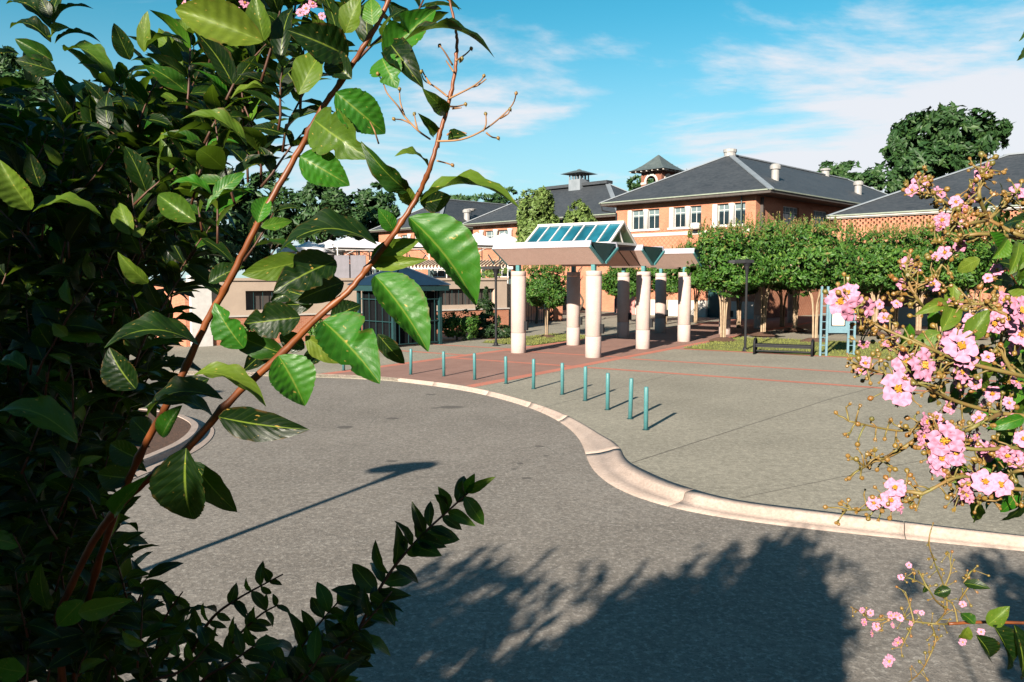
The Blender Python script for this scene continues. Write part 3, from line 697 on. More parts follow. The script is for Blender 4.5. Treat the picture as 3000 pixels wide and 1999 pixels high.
for s in (10.6, 7.5, 4.6):
    mb = MB(); mb.lathe([(.3, 7.5), (.27, 9.4), (.34, 9.5), (.34, 9.8)], (.85, s, 0), 14); mb.build('window_column', M['white'], lw, smooth=True)
lroof, R0, R1 = hip_roof(lw, LC, WC, ZC, ZCR)
p_ = slope_hit(lw, 1073, 505, ZC, (ZCR-ZC)/(WC/2), 'y'); vent_pipe(lroof, p_, 1.5, .62, 'chimney')
mb = MB(); q = p_ + Vector((1.2, .3, .2)); mb.tube([q, q+Vector((0,0,1.2))], .07, 6); mb.lathe([(.05,0),(.5,.15),(.75,.4),(.72,.42),(.3,.2)], q+Vector((0,0,1.0)), 14); mb.build('satellite_dish', M['white'], lroof)

# right wing, single storey
WD, LD, ZD = 26.0, 19.5, 8.18; ZDR = 12.9
rw = empty('brick_wing', 'single-storey brick wing at the right with a pale cornice and a broad slate hip roof', 'building', (24.5+18.385, 62.5-18.385, 0), A45)
mb = MB(); wall_boxes(mb, .3, WD-.3, 1.3, ZD-.9, .4, [(4, 6.5, 2, 4.2), (10, 12.5, 2, 4.2), (16, 18.5, 2, 4.2)], 'y', .3, -1)
mb.box((.7, WD-.7, 1.3), (LD-.3, WD-.3, ZD-.12)); mb.box((.7, .3, 1.3), (LD-.3, .7, ZD-.12)); mb.box((.72, .71, ZD-.9), (.8, WD-.71, ZD-.12))
mb.build('wall', M['brick'], rw)
for a in (4, 10, 16): fit_window(rw, a, a+2.5, 2, 4.2, 'y', .3, -1, 2, 'teal_dark', .3)
mb = MB(); mb.box((.22, .22, 0), (.72, WD-.22, 1.3)); mb.box((.72, WD-.72, 0), (LD-.3, WD-.22, 1.3)); mb.build('base_course', M['lime'], rw)
mb = MB()                                                # honeycomb frieze of spaced headers under the cornice
for r in range(4):
    z = ZD-.9+r*.19; n_ = 62
    for i in range(n_):
        s = .32+(WD-.64)*(i+(.5 if r % 2 else 0))/n_
        if s+.27 < WD-.3: mb.box((.3, s, z), (.71, s+.27, z+.187))
fz = mb.build('honeycomb_frieze', M['brick'], rw); fz['kind'] = 'stuff'
mb = MB(); mb.box((-.02, -.02, ZD-.13), (LD, WD+.02, ZD-.05)); mb.box((.1, .1, ZD-.2), (.7, WD-.1, ZD-.135)); mb.build('cornice', M['lime'], rw)
droof, R0, R1 = hip_roof(rw, LD, WD, ZD+.06, ZDR, .1)

# bell tower
ty = 95.0; tc_ = at(1520, 400, ty)
tower = empty('bell_tower', 'square brick bell tower with pale arches and a flared copper roof', 'tower', (tc_.x, tc_.y, 0), A45)
T = 2.9; zt = HC + 246*ty/F
mb = MB()
def arch_wall(mb, axis, pos, sign):
    # piers, then the wall above the arch built in vertical slices
    r = .72; c = T/2; zb, zs = zt-2.5, zt-1.3
    wall_boxes(mb, 0 if axis == 'y' else .3, T if axis == 'y' else T-.0, 0, zb, .3, [], axis, pos, sign)
    def bx(a, b, z0, z1):
        p0, p1 = sorted((pos, pos-sign*.3))
        if axis == 'y': mb.box((p0, a, z0), (p1, b, z1))
        else: mb.box((a, p0, z0), (b, p1, z1))
    bx(0 if axis == 'y' else .3, c-r, zb, zt); bx(c+r, T, zb, zt)
    n = 10
    for i in range(n):
        a0 = c-r+2*r*i/n; a1 = a0+2*r/n; m = (a0+a1)/2-c
        bx(a0, a1, zs+sqrt(max(r*r-m*m, 0)), zt)
arch_wall(mb, 'y', 0, -1); arch_wall(mb, 'x', 0, -1)
mb.box((T-.3, .3, 0), (T, T, zt-2.4)); mb.box((.3, T-.3, 0), (T-.3, T, zt-2.4)); mb.box((T-.3, T-.6, zt-2.4), (T, T, zt)); mb.box((.3, T-.3, zt-.6), (T-.3, T, zt)); mb.box((0.3, T-.3, zt-2.4), (.6, T, zt-.6))
mb.build('wall', M['brick_dark'], tower)
for axis in ('y', 'x'):
    mb = MB(); c, r = T/2, .72; zs = zt-1.3
    def ring(r0, r1, d0, d1):
        n = 14
        for i in range(n):
            a, b = pi*i/n, pi*(i+1)/n
            q = [(c-r0*cos(t), zs+r0*sin(t)) for t in (a, b)] + [(c-r1*cos(t), zs+r1*sin(t)) for t in (b, a)]
            for dd in (d0,): mb.face([(dd, s, z) if axis == 'y' else (s, dd, z) for s, z in q])
            for e0, e1 in ((0,1),(2,3)):
                (sa, za_), (sb, zb_) = q[e0], q[e1]
                f = [(d0, sa, za_), (d0, sb, zb_), (d1, sb, zb_), (d1, sa, za_)]
                mb.face(f if axis == 'y' else [(p[1], p[0], p[2]) for p in f])
    ring(r-.02, r+.24, -.07, .06)
    for a, b in ((-.02, c-r+.02), (c+r-.02, T+.02)):
        mb.box((-.08, a, zs-.25), (.1, b, zs)) if axis == 'y' else mb.box((a if a > 0 else .11, -.08, zs-.25), (b, .1, zs))
    mb.build('arch_trim', M['lime'], tower)
mb = MB(); prev = None
for e, z in ((T/2+1.15, zt+.0), (T/2+.55, zt+.28), (T/2-.1, zt+.75), (T/2-.75, zt+1.35), (.04, zt+2.0)):
    ring_ = [Vector((T/2+sx*e, T/2+sy*e, z)) for sx, sy in ((-1,-1),(1,-1),(1,1),(-1,1))]
    if prev:
        for k in range(4): mb.face([prev[k], prev[(k+1)%4], ring_[(k+1)%4], ring_[k]])
    else: mb.face(ring_[::-1])
    prev = ring_
mb.build('roof', M['copper'], tower)
for k in range(7):
    mb = MB(); s = -.9+k*(T+1.8)/6; mb.box((-1.0, s-.07, zt-.16), (0, s+.07, zt-.01)); mb.build('rafter_end', M['lime'], tower)
    if k: mb = MB(); mb.box((s-.07, -1.0, zt-.16), (s+.07, 0, zt-.01)); mb.build('rafter_end', M['lime'], tower)

# ---------------------------------------------------------------- retaining wall, terrace and what stands there
WA = Vector((-.33, 52, 0)); WD_ = Vector((-.78, -.62, 0)).normalized(); WLEN = 19.9
rzw = atan2(WD_.y, WD_.x)
tw = empty('retaining_wall', 'long beige stucco retaining wall on a brick base, below the white canopies', 'wall', tuple(WA), rzw)
# local +x runs along the wall away from the right end, local +y is towards the viewer side (right of travel is -y)
opn = [(1.0, 5.6, 1.75, 2.75), (14.5, 17.2, 1.75, 2.75)]
mb = MB(); wall_boxes(mb, 0, WLEN-.9, 1.5, 3.28, .35, opn, 'x', 0, 1)
mb.build('stucco_wall', M['stucco'], tw)
mb = MB(); mb.box((-.05, -.45, 0), (WLEN-.9, .12, 1.42)); mb.build('brick_base', M['brick'], tw)
mb = MB(); mb.box((-.08, -.4, 1.42), (WLEN-.92, .2, 1.5)); mb.build('ledge', M['lime'], tw)
mb = MB(); mb.box((-.08, -.42, 3.28), (WLEN-.9, .08, 3.42)); mb.build('coping', M['stucco'], tw)
mb = MB(); mb.box((WLEN-.9, -.5, 0), (WLEN+.1, .22, 3.55)); mb.build('end_pier', M['white'], tw)
for a, b, zb, zt_ in opn:
    mb = MB(); mb.box((a, -.36, zb), (b, -.3, zt_)); mb.build('opening_back', M['wood_dark'], tw)
    for k in range(int((b-a)/.5)):
        mb = MB(); mb.tube([(a+.25+k*.5, -.1, zb), (a+.25+k*.5, -.1, zt_)], .015, 6); mb.build('railing_bar', M['teal_dark'], tw)
wend = MATS[tw.name] @ Vector((WLEN+.1, -.1, 0))
lwall = empty('brick_wall', 'red brick wall running back from the white pier at the left', 'wall', tuple(wend), atan2(.78, -.62))
mb = MB(); mb.box((0, -.2, 0), (34, .2, 3.1)); mb.build('brickwork', M['brick'], lwall)
mb = MB(); mb.box((0.02, -.27, 3.1), (34, .27, 3.24)); mb.build('coping', M['lime'], lwall)
for s in (11, 23):
    mb = MB(); mb.box((s, -.32, 0), (s+.9, .32, 3.5)); mb.build('pier', M['white'], lwall)
e1 = MATS[lwall.name] @ Vector((34, -.3, 0))
mb = MB(); b_ = MATS[tw.name] @ Vector((WLEN, -.55, 0)); a_ = MATS[tw.name] @ Vector((-.05, -.5, 0))
mb.prism([(a_.x, a_.y), (a_.x+3, a_.y+28), (-12, 90), (-60, 95), (e1.x, e1.y), (b_.x, b_.y)], 0, 3.0); struct(mb.build('terrace', M['plaza']))

def tent(px, peak, base, Y, half, label):
    p = at(px, peak, Y); zb = at(px, base, Y).z; t = empty('canopy_tent', label, 'canopy', (p.x, p.y, 3.0), radians(38), 'white canopies on the terrace')
    zb -= 3.0; zp = p.z-3.0; h = half
    mb = MB(); cs = [(-h,-h),(h,-h),(h,h),(-h,h)]; n = 5
    for k in range(4):
        a, b = Vector((*cs[k], zb)), Vector((*cs[(k+1)%4], zb)); top = Vector((0,0,zp))
        for i in range(n):
            def row(f): q0, q1 = a.lerp(top, f), b.lerp(top, f); sag = Vector((0,0,-.16*sin(pi*f))); return q0+sag, q1+sag
            p0, p1 = row(i/n); p2, p3 = row((i+1)/n); mb.face([p0, p1, p3, p2])
    mb.build('canopy', M['canvas'], t)
    mb = MB()
    for k in range(4):
        a, b = cs[k], cs[(k+1)%4]; mb.face([(a[0],a[1],zb-.3),(b[0],b[1],zb-.3),(b[0],b[1],zb),(a[0],a[1],zb)])
    mb.build('valance', M['canvas'], t)
    for x, y in cs:
        mb = MB(); mb.tube([(x*.97, y*.97, 0), (x*.97, y*.97, zb)], .045, 6); mb.build('leg', M['white'], t)
    for k in range(4):
        a, b = Vector((*cs[k], zb-.38))*1, Vector((*cs[(k+1)%4], zb-.38)); mb = MB(); mb.bar(a*.97, b*.97, .06, .06); mb.bar((a.x*.97, a.y*.97, zb-1.1), (a*.6+b*.4)*.97, .04, .04); mb.build('brace', M['white'], t)
    return t
for i, (px, pk, bs, Y, h, lb) in enumerate((
    (710, 554.5, 571, 58, 1.75, 'white canopy at the left end of the row, lowest of the peaks'),
    (758, 551, 566, 63, 1.75, 'white canopy tucked behind the leftmost two'),
    (800, 544, 562, 58, 1.7, 'white canopy above the left half of the grey screen'),
    (842, 547, 563, 63, 1.8, 'white canopy above the right half of the grey screen'),
    (917, 544, 560, 63, 1.75, 'white canopy behind the orange stem, above the dark gazebo'),
    (1096, 534, 557, 62, 1.75, 'white canopy with the tallest peak, left of the pavilion'),
    (1157, 535, 555, 66, 1.75, 'white canopy nearest the pale tree, behind the tallest peak'))): tent(px, pk, bs, Y, h, lb)
# grey screen
for k, (x0, x1) in enumerate(((768, 803), (805, 841))):
    a = at(x0, 587, 50); b = at(x1, 637, 50)
    sc = empty('screen_panel', ('grey screen panel at the left of the pair on the terrace edge', 'grey screen panel at the right of the pair on the terrace edge')[k], 'screen', (a.x, 50, 3.0), 0, 'grey screens')
    mb = MB(); mb.box((0, 0, .3), (b.x-a.x, .08, a.z-3.0)); mb.build('panel', M['grey'], sc, bevel=.01)
    mb = MB(); mb.box((.05, .02, 0), (.13, .06, .3)); mb.box((b.x-a.x-.13, .02, 0), (b.x-a.x-.05, .06, .3)); mb.build('foot', M['black'], sc)
# pergola
a = at(862, 615, 55); b = at(1172, 612, 55)
pg = empty('pergola', 'timber pergola of sloping slats on posts behind the dark gazebo', 'pergola', (a.x, 55, 3.0), 0)
Lp = b.x-a.x; zb_ = 1.15
for y in (0, 2.4):
    mb = MB(); mb.box((-.2, y-.07, zb_-.12), (Lp+.2, y+.07, zb_+.06)); mb.build('beam', M['white' if y == 0 else 'wood'], pg)
for k in range(6):
    for y in (0, 2.4):
        mb = MB(); mb.box((Lp*k/5-.08, y-.06, 0), (Lp*k/5+.08, y+.06, zb_-.12)); mb.build('post', M['teal_dark'], pg)
for k in range(40):
    x = Lp*k/39; mb = MB(); mb.bar((x-.35, -.3, zb_+.1), (x+.1, 2.7, zb_+.55), .07, .12); mb.build('slat', M['wood'], pg)
for k in range(5):
    x = Lp*(k+.5)/5; mb = MB(); mb.bar((x, 0, zb_-.05), (x+.6, 1.2, zb_+.9), .06, .06); mb.bar((x, 0, zb_-.05), (x-.6, 1.2, zb_+.9), .06, .06); mb.build('strut', M['teal_dark'], pg)
# low brick pavilion behind the pergola
a = at(640, 660, 66); b = at(1190, 660, 72)
lb_ = empty('terrace_building', 'low brick building with a row of small windows behind the pergola', 'building', (a.x, 70, 3.0), 0)
Lq = b.x-a.x; wn = [(Lq*(k+.25)/7, Lq*(k+.75)/7) for k in range(7)]
mb = MB(); wall_boxes(mb, 0, Lq, 0, 3.1, .35, [(x, y, .5, 1.35) for x, y in wn], 'x', 0, -1); mb.box((0, .4, 0), (Lq, .6, 3.1)); mb.build('wall', M['brick'], lb_)
for x, y in wn: fit_window(lb_, x, y, .5, 1.35, 'x', 0, -1, 1)
mb = MB(); mb.box((-.2, -.2, 3.1), (Lq+.2, 5, 3.25)); mb.build('roof', M['wood_dark'], lb_)

# ---------------------------------------------------------------- gazebo
gz = empty('gazebo', 'dark teal gazebo with a pointed navy roof and open lattice sides', 'gazebo', (gnd(905,799.5).x, gnd(905,799.5).y, 0), radians(45))
G_ = 2.95; zg = 3.05
for x in (0, G_):
    for y in (0, G_):
        mb = MB(); mb.box((x-.08, y-.08, 0), (x+.08, y+.08, zg)); mb.build('post', M['teal_dark'], gz)
mb = MB(); mb.box((-.35, -.35, zg-.28), (G_+.35, -.2, zg)); mb.box((-.35, G_+.2, zg-.28), (G_+.35, G_+.35, zg)); mb.box((-.35, -.2, zg-.28), (-.2, G_+.2, zg)); mb.box((G_+.2, -.2, zg-.28), (G_+.35, G_+.2, zg)); mb.build('fascia', M['teal_dark'], gz)
mb = MB(); e = [(-.4,-.4),(G_+.4,-.4),(G_+.4,G_+.4),(-.4,G_+.4)]; ap = (G_/2, G_/2, zg+1.05)
for k in range(4): mb.face([(*e[k], zg+.01), (*e[(k+1)%4], zg+.01), ap])
mb.face([(*q, zg+.01) for q in e][::-1]); rf = mb.build('roof', M['navy'], gz)
mb = MB()
for q in e: mb.bar((*q, zg+.03), (ap[0], ap[1], ap[2]+.02), .1, .05)
mb.build('hip_cap', M['navy'], rf)
for side in range(4):
    R_ = Matrix.Translation((G_/2, G_/2, 0)) @ Matrix.Rotation(side*pi/2, 4, 'Z') @ Matrix.Translation((-G_/2, -G_/2, 0))
    for k in range(5):
        if side == 1 and 1 <= k <= 3: continue
        x = .35+k*(G_-.7)/4; mb = MB(); mb.box((x-.015, -.015, .15), (x+.015, .015, zg-.3), 0, R_); mb.build('lattice_bar', M['teal_dark'], gz)
    for z in (.15, 1.25, 2.35):
        mb = MB(); mb.box((.1, -.02, z-.022), (G_-.1, .02, z+.022), 0, R_); mb.build('rail', M['teal_dark'], gz)
for a_, b_ in (((.12,.12,.1),(G_-.12,.13,zg-.3)),((.12,G_-.13,.1),(G_-.12,G_-.12,zg-.3)),((.12,.14,.1),(.13,G_-.14,zg-.3)),((G_-.13,.14,.1),(G_-.12,G_-.14,zg-.3))):
    mb = MB(); mb.box(a_, b_); mb.build('insect_screen', M['screen'], gz)
mb = MB(); mb.box((.2, .2, .02), (G_-.2, G_-.2, .06)); mb.build('floor_slab', M['concrete'], gz)
mb = MB(); mb.box((.5, G_-.62, .42), (G_-.5, G_-.15, .47)); mb.box((.6, G_-.5, .06), (.7, G_-.2, .42)); mb.box((G_-.7, G_-.5, .06), (G_-.6, G_-.2, .42)); mb.build('seat', M['wood'], gz)

# ---------------------------------------------------------------- pavilion: columns and canopies
cols = [(0, 0), (0, 3.85), (5.1, 0), (5.1, 3.85), (10.4, 0), (10.9, 3.85), (17.0, 0), (16.2, 3.85), (24, 0), (32.5, 0)]
cl = ['pink stone column at the front right of the pavilion, nearest of all', 'pink stone column at the front left of the pavilion, beside the black lamp post',
      'pink stone column second from the front on the right side of the pavilion', 'pink stone column second from the front on the left side, half in shade',
      'pink stone column just left of the row of crepe myrtles', 'pink stone column third from the front on the left side, mostly in shade',
      'pink stone column behind the pale trunks of the leftmost crepe myrtle', 'pink stone column in shade behind the second front column',
      'pink stone column behind the second crepe myrtle, dappled with light', 'pink stone column farthest along the shaded walk']
col0 = None
HCOL = 3.72
for (u, v), lab in zip(cols, cl):
    p = uv(u, v)
    if col0 is None:
        col0 = empty('stone_column', lab, 'column', tuple(p), RUV, 'pink stone columns of the covered walk')
        r = .345
        for z0, z1 in ((0.0, .92), (.925, 3.5), (3.505, HCOL)):
            mb = MB(); mb.lathe([(r-.012, z0), (r, z0+.012), (r, z1-.012), (r-.012, z1)], n=36); o = mb.build('drum', M['stone_pink'], col0)
            for f in o.data.polygons: f.use_smooth = len(f.vertices) == 4
        mb = MB(); mb.box((-.09, -.09, HCOL), (.09, .09, 4.0)); mb.build('steel_stub', M['teal'], col0)
        mb = MB(); mb.box((-.06, -.5, 1.05), (.06, -.335, 1.45)); mb.build('outlet_box', M['black'], col0, bevel=.01)
    else: dup(col0, tuple(p), RUV, lab)
def trough(u, v0, v1, label):
    t = empty('trough_canopy', label, 'canopy', tuple(uv(u, 0)), RUV, 'trough canopies over the covered walk')
    prof = [(.12, 4.0), (1.33, 4.70), (1.19, 4.96)]
    mb = MB()
    for s in (-1, 1):                                      # soffit panels
        (x0, z0), (x1, z1) = prof[0], prof[1]
        q = [(s*x0, z0), (s*x1, z1), (s*(x1-.05), z1+.04), (s*(x0-.0), z0+.07)]
        a = [Vector((x, v0, z)) for x, z in q]; b = [Vector((x, v1, z)) for x, z in q]
        for k in range(4): mb.face([a[k], a[(k+1)%4], b[(k+1)%4], b[k]])
        mb.face(a[::-1]); mb.face(b)
        p_ = mb.build('soffit_panel', M['soffit'], t); mb = MB()
    mb.box((-.12, v0, 4.0), (.12, v1, 4.06)); mb.build('valley_plate', M['soffit'], t); 
    for s in (-1, 1):
        (x1, z1), (x2, z2) = prof[1], prof[2]; mb = MB()
        q = [(s*x1, z1-.01), (s*x2, z2), (s*(x2-.08), z2), (s*(x1-.10), z1)]
        a = [Vector((x, v0-.03, z)) for x, z in q]; b = [Vector((x, v1+.03, z)) for x, z in q]
        for k in range(4): mb.face([a[k], a[(k+1)%4], b[(k+1)%4], b[k]])
        mb.face(a[::-1]); mb.face(b); mb.build('fascia', M['fascia'], t)
    mb = MB(); mb.box((-1.14, v0+.02, 4.80), (1.14, v1-.02, 4.84)); mb.build('deck', M['flash'], t)
    for s, vv in ((-1, v0), (1, v1)):
        y0, y1 = sorted((vv+s*.002, vv-s*.10)); mb = MB()
        for y in (0,):
            q = [(-1.12, 4.90), (-.02, 4.04), (.02, 4.04), (1.12, 4.90)]
            a = [Vector((x, y0, z)) for x, z in q]; b = [Vector((x, y1, z)) for x, z in q]
            for k in range(4): mb.face([a[k], a[(k+1)%4], b[(k+1)%4], b[k]])
            mb.face(a[::-1]); mb.face(b)
        mb.build('end_panel', M['teal_dark'], t)
        mb = MB(); yy = vv-s*.12
        mb.bar((.14, vv+s*.02, 4.06), (1.28, vv+s*.02, 4.72), .09, .10); mb.bar((-.14, vv+s*.02, 4.06), (-1.28, vv+s*.02, 4.72), .09, .10); ep = mb.build('end_rib', M['teal'], t)
    for f in ((.12, .24, .62) if 4 < u < 6 else ()):                                   # panel joints
        y = v0+(v1-v0)*f; mb = MB()
        for s in (-1, 1): mb.bar((s*.13, y, 3.998), (s*1.31, y, 4.684), .05, .02)
        mb.build('joint_strip', M['wood_dark'], t)
    return t
VT0, VT1 = -.47, 4.35
trough(0, VT0, VT1, 'front trough canopy of the pavilion, pink and grey with a teal triangular end')
trough(5.1, VT0, VT1, 'trough canopy behind the glass skylight, second from the front')
trough(10.5, -.9, VT1, 'trough canopy third from the front, running behind the crepe myrtles')
trough(16.8, VT0, VT1, 'trough canopy farthest back, almost hidden by the crepe myrtle crowns')
cw = empty('walkway_roof', 'flat canopy roof covering the shaded walk behind the crepe myrtles', 'roof', tuple(uv(15.5, 0)), RUV)
mb = MB(); mb.box((0, -6.5, 4.1), (19, -.6, 4.35)); mb.box((2.7, -.58, 4.1), (17, 2.0, 4.35)); mb.build('roof_slab', M['soffit'], cw); mb = MB(); mb.box((-.05, -6.6, 4.352), (19.05, -.58, 4.5)); mb.box((2.65, -.56, 4.352), (17, 2.1, 4.5)); mb.build('fascia', M['fascia'], cw)
# skylight
sl = empty('skylight', 'gabled glass skylight with white bars on top of the pavilion', 'skylight', tuple(uv(2.55, 0)), RUV)
hw = 1.36; z0, z1 = 4.93, 5.90; v0, v1 = -.13, 4.33; n = 7
def slope_pt(s, v, f, lift=0):
    return Vector((s*hw*(1-f), v, z0+(z1-z0)*f+lift))
for s in (-1, 1):
    for k in range(n):
        a = v0+(v1-v0)*k/n; b = v0+(v1-v0)*(k+1)/n; mb = MB()
        mb.face([slope_pt(s,a,.02), slope_pt(s,b,.02), slope_pt(s,b,.98), slope_pt(s,a,.98)]); mb.face([slope_pt(s,a,.02,-.02), slope_pt(s,a,.98,-.02), slope_pt(s,b,.98,-.02), slope_pt(s,b,.02,-.02)])
        mb.build('pane', M['skyglass'], sl)
    for k in range(n+1):
        v = v0+(v1-v0)*k/n; mb = MB(); mb.bar(slope_pt(s,v,0,.02), slope_pt(s,v,1,.02), .062 if 0 < k < n else .12, .07, (0,1,0) if False else (0,0,1)); mb.build('glazing_bar', M['white'], sl)
    mb = MB(); mb.bar(slope_pt(s,v0,0,.01), slope_pt(s,v1,0,.01), .11, .12); mb.build('eave_rail', M['white'], sl)
mb = MB(); mb.bar((0,v0-.05,z1+.03), (0,v1+.05,z1+.03), .14, .12); mb.build('ridge_bar', M['white'], sl)
M['clear'] = glass_mat('gable_glass', (0.10, 0.14, 0.09), .1)
for v in (v0, v1):
    mb = MB(); mb.face([(-hw+.1,v,z0+.02),(hw-.1,v,z0+.02),(0,v,z1-.05)]); mb.build('gable_pane', M['clear'], sl)
    mb = MB(); mb.bar((-hw,v,z0+.03),(hw,v,z0+.03), .1, .1); mb.bar((0,v-.01,z0),(-.45,v-.01,z0+.6), .06,.06); mb.build('gable_bar', M['white'], sl)

# ---------------------------------------------------------------- street furniture
bol = [(1484,885,988),(1448,869,963),(1396,857,942),(1345,842,921),(1292,834,907),(1226,825,894),(1163,819,882),(1091,812,873),(1020,808,865),(944,802,861),(790,799,852)]
bl = ['teal bollard nearest the camera, at the right end of the row', 'teal bollard second from the right end of the row', 'teal bollard third from the right end of the row', 'teal bollard fourth from the right end of the row',
      'teal bollard fifth from the right end of the row', 'teal bollard in the middle of the row, on grey paving beside the brick', 'teal bollard at the right edge of the brick walk', 'teal bollard standing on the brick walk, right one of the three there',
      'teal bollard standing on the brick walk, middle one of the three there', 'teal bollard standing on the brick walk, left one of the three there', 'teal bollard farthest left, half hidden by a big leaf']
b0 = None
for (x, t, b), lab in zip(bol, bl):
    p = gnd(x, b); h = .96
    if b0 is None:
        b0 = empty('bollard', lab, 'bollard', tuple(p), 0, 'teal bollards along the kerb')
        mb = MB(); mb.lathe([(.052,0),(.052,h-.03),(.045,h-.008),(.02,h)], n=18); o = mb.build('post', M['teal'], b0); o.data.polygons.foreach_set('use_smooth', [len(f.vertices) == 4 for f in o.data.polygons])
        mb = MB(); mb.lathe([(.08,.0),(.08,.012),(.054,.018)], n=18); mb.build('collar', M['teal_dark'], b0)
    else:
        r = dup(b0, tuple(p), random.Random(x).random()*6, lab)
        r.scale = (1, 1, (b-t)*p.y/F/.985/h); q_ = random.Random(x+1); r.rotation_euler = (q_.gauss(0,.012), q_.gauss(0,.012), q_.random()*6)
b0.scale = (1, 1, 1.02)
def lamp(p, h, rz, label, group='black lamp posts'):
    t = empty('lamp_post', label, 'lamp post', tuple(p), rz, group)
    mb = MB(); mb.lathe([(.19,0),(.19,.03),(.12,.05),(.1,.16),(.062,.2),(.058,h-.55)], n=16); mb.build('pole', M['black'], t, smooth=False)
    mb = MB(); mb.lathe([(.062,h-.56),(.07,h-.5),(.12,h-.2),(.19,h-.05),(.2,h-.02)], n=16); mb.build('collar', M['black'], t)
    mb = MB()                                              # flat head reaching to one side
    prof = [(-.28,-.16,.05),(.15,-.22,.06),(.62,-.20,.05),(.86,-.12,.03)]
    pr = None
    for x, hw_, th in prof:
        rg = [Vector((-x, hw_, h-.04)), Vector((-x, -hw_, h-.04)), Vector((-x, -hw_*.8, h+th*2)), Vector((-x, hw_*.8, h+th*2))]
        if pr:
            for k in range(4): mb.face([pr[k], pr[(k+1)%4], rg[(k+1)%4], rg[k]])
        else: mb.face(rg)
        pr = rg
    mb.face(pr[::-1]); hd = mb.build('lamp_head', M['black'], t)
    mb = MB(); mb.box((-.7,-.13,h-.07),(-.05,.13,h-.042)); mb.build('lens', M['vent'], hd)
    return t
lamp(gnd(1139.7,795), 3.9, 0, 'black lamp post left of the pavilion with its head turned left')
lamp(gnd(1712,808), 4.15, 0, 'black lamp post beside the bench in front of the crepe myrtles')
lamp(uv(6.05,-17.4), 4.2, 0, 'black lamp post at the right, half hidden by pink blossoms')
g_ = gnd(955, 1073, RZ); hl = 4.0; k_ = hl/TO_SUN.z; lp = Vector((g_.x+TO_SUN.x*k_, g_.y+TO_SUN.y*k_, RZ))
lamp(lp, hl, 0.35, 'black lamp post beside the road whose long shadow crosses the asphalt')

bn = empty('bench', 'backless black metal bench with looped arms on the edge of the lawn', 'bench', tuple(gnd(1800,816)), atan2(-.555,.832)+.12)
BL = 1.22
for k in range(7):
    mb = MB(); y = -.24+k*.08; mb.box((-BL+.05, y-.033, .41), (BL-.05, y+.033, .47)); mb.build('seat_slat', M['black'], bn)
for s in (-1, 1):
    pts = [(s*BL,-.27,0),(s*BL,-.27,.5)] + [(s*BL, -.27*cos(a), .5+.2*sin(a)) for a in [pi*k/8 for k in range(1,8)]] + [(s*BL,.27,.5),(s*BL,.27,0)]
    mb = MB(); mb.tube(pts, .052, 8); mb.build('leg_loop', M['black'], bn, smooth=True)
    mb = MB(); mb.bar((s*BL,-.27,.40),(s*BL,.27,.40), .05,.05); mb.build('cross_bar', M['black'], bn)
for y in (-.2,.2):
    mb = MB(); mb.bar((-BL,y,.37),(BL,y,.37), .07,.08); mb.build('seat_rail', M['black'], bn)
mb = MB(); mb.bar((-BL,0,.16),(BL,0,.16), .06,.06); mb.build('stretcher', M['black'], bn)

kp = gnd(1891,818.5); kq = gnd(1954.5,819); kd = (kq-kp).normalized()
ks = empty('notice_board', 'pale teal notice board held between two ladder-like pairs of posts, a poster inside', 'notice board', tuple(kp), atan2(kd.y, kd.x))
KW = (kq-kp).length; KH = 3.05
for x0 in (0, KW):
    for s in (-.13, .13):
        mb = MB(); mb.box((x0+s-.045,-.045,0),(x0+s+.045,.045,KH)); mb.build('post', M['board'], ks, bevel=.006)
    for k in range(9):
        mb = MB(); z = .12+k*(KH-.3)/8; mb.box((x0-.085,-.015,z),(x0+.085,.015,z+.03)); mb.build('rung', M['board'], ks)
mb = MB(); wall_boxes(mb, .18, KW-.18, 1.02, KH-.18, .12, [(.32, KW-.32, 1.35, 2.4)], 'x', -.06, -1); bd = mb.build('panel', M['board'], ks)
mb = MB(); mb.box((.3,-.01,1.33),(KW-.3,.03,2.42)); mb.build('poster', M['poster'], bd)
mb = MB()
for q in (((.29,-.075,1.32),(KW-.29,-.06,1.36)),((.29,-.075,2.39),(KW-.29,-.06,2.43)),((.29,-.075,1.36),(.33,-.06,2.39)),((KW-.33,-.075,1.36),(KW-.29,-.06,2.39))): mb.box(*q)
mb.build('poster_frame', M['black'], bd)
# teal gate and brick pillar left of the pavilion
gp = gnd(1203,742); gq = gnd(1250,741)
gt = empty('metal_gate', 'low teal metal gate of upright bars left of the pavilion', 'gate', tuple(gp), 0)
gw = gq.x-gp.x
for z in (.15, 1.6):
    mb = MB(); mb.box((0,-.03,z-.03),(gw,.03,z+.03)); mb.build('rail', M['teal_dark'], gt)
for k in range(9):
    mb = MB(); x = gw*k/8; r = .09 if k in (0, 8) else .022; mb.box((x-r,-r,0),(x+r,r,1.9 if k in (0,8) else 1.7)); mb.build('bar' if 0 < k < 8 else 'post', M['teal_dark'], gt)
pp = gnd(1276,738); bp = empty('brick_pillar', 'square brick pillar with a rounded cap between the pavilion columns', 'pillar', tuple(pp), .5)
mb = MB(); mb.box((-.42,-.42,0),(.42,.42,2.0)); mb.build('shaft', M['brick'], bp); mb = MB(); mb.lathe([(.62,2.0),(.6,2.1),(.35,2.28),(.05,2.34)], n=4); mb.build('cap', M['brick'], bp)
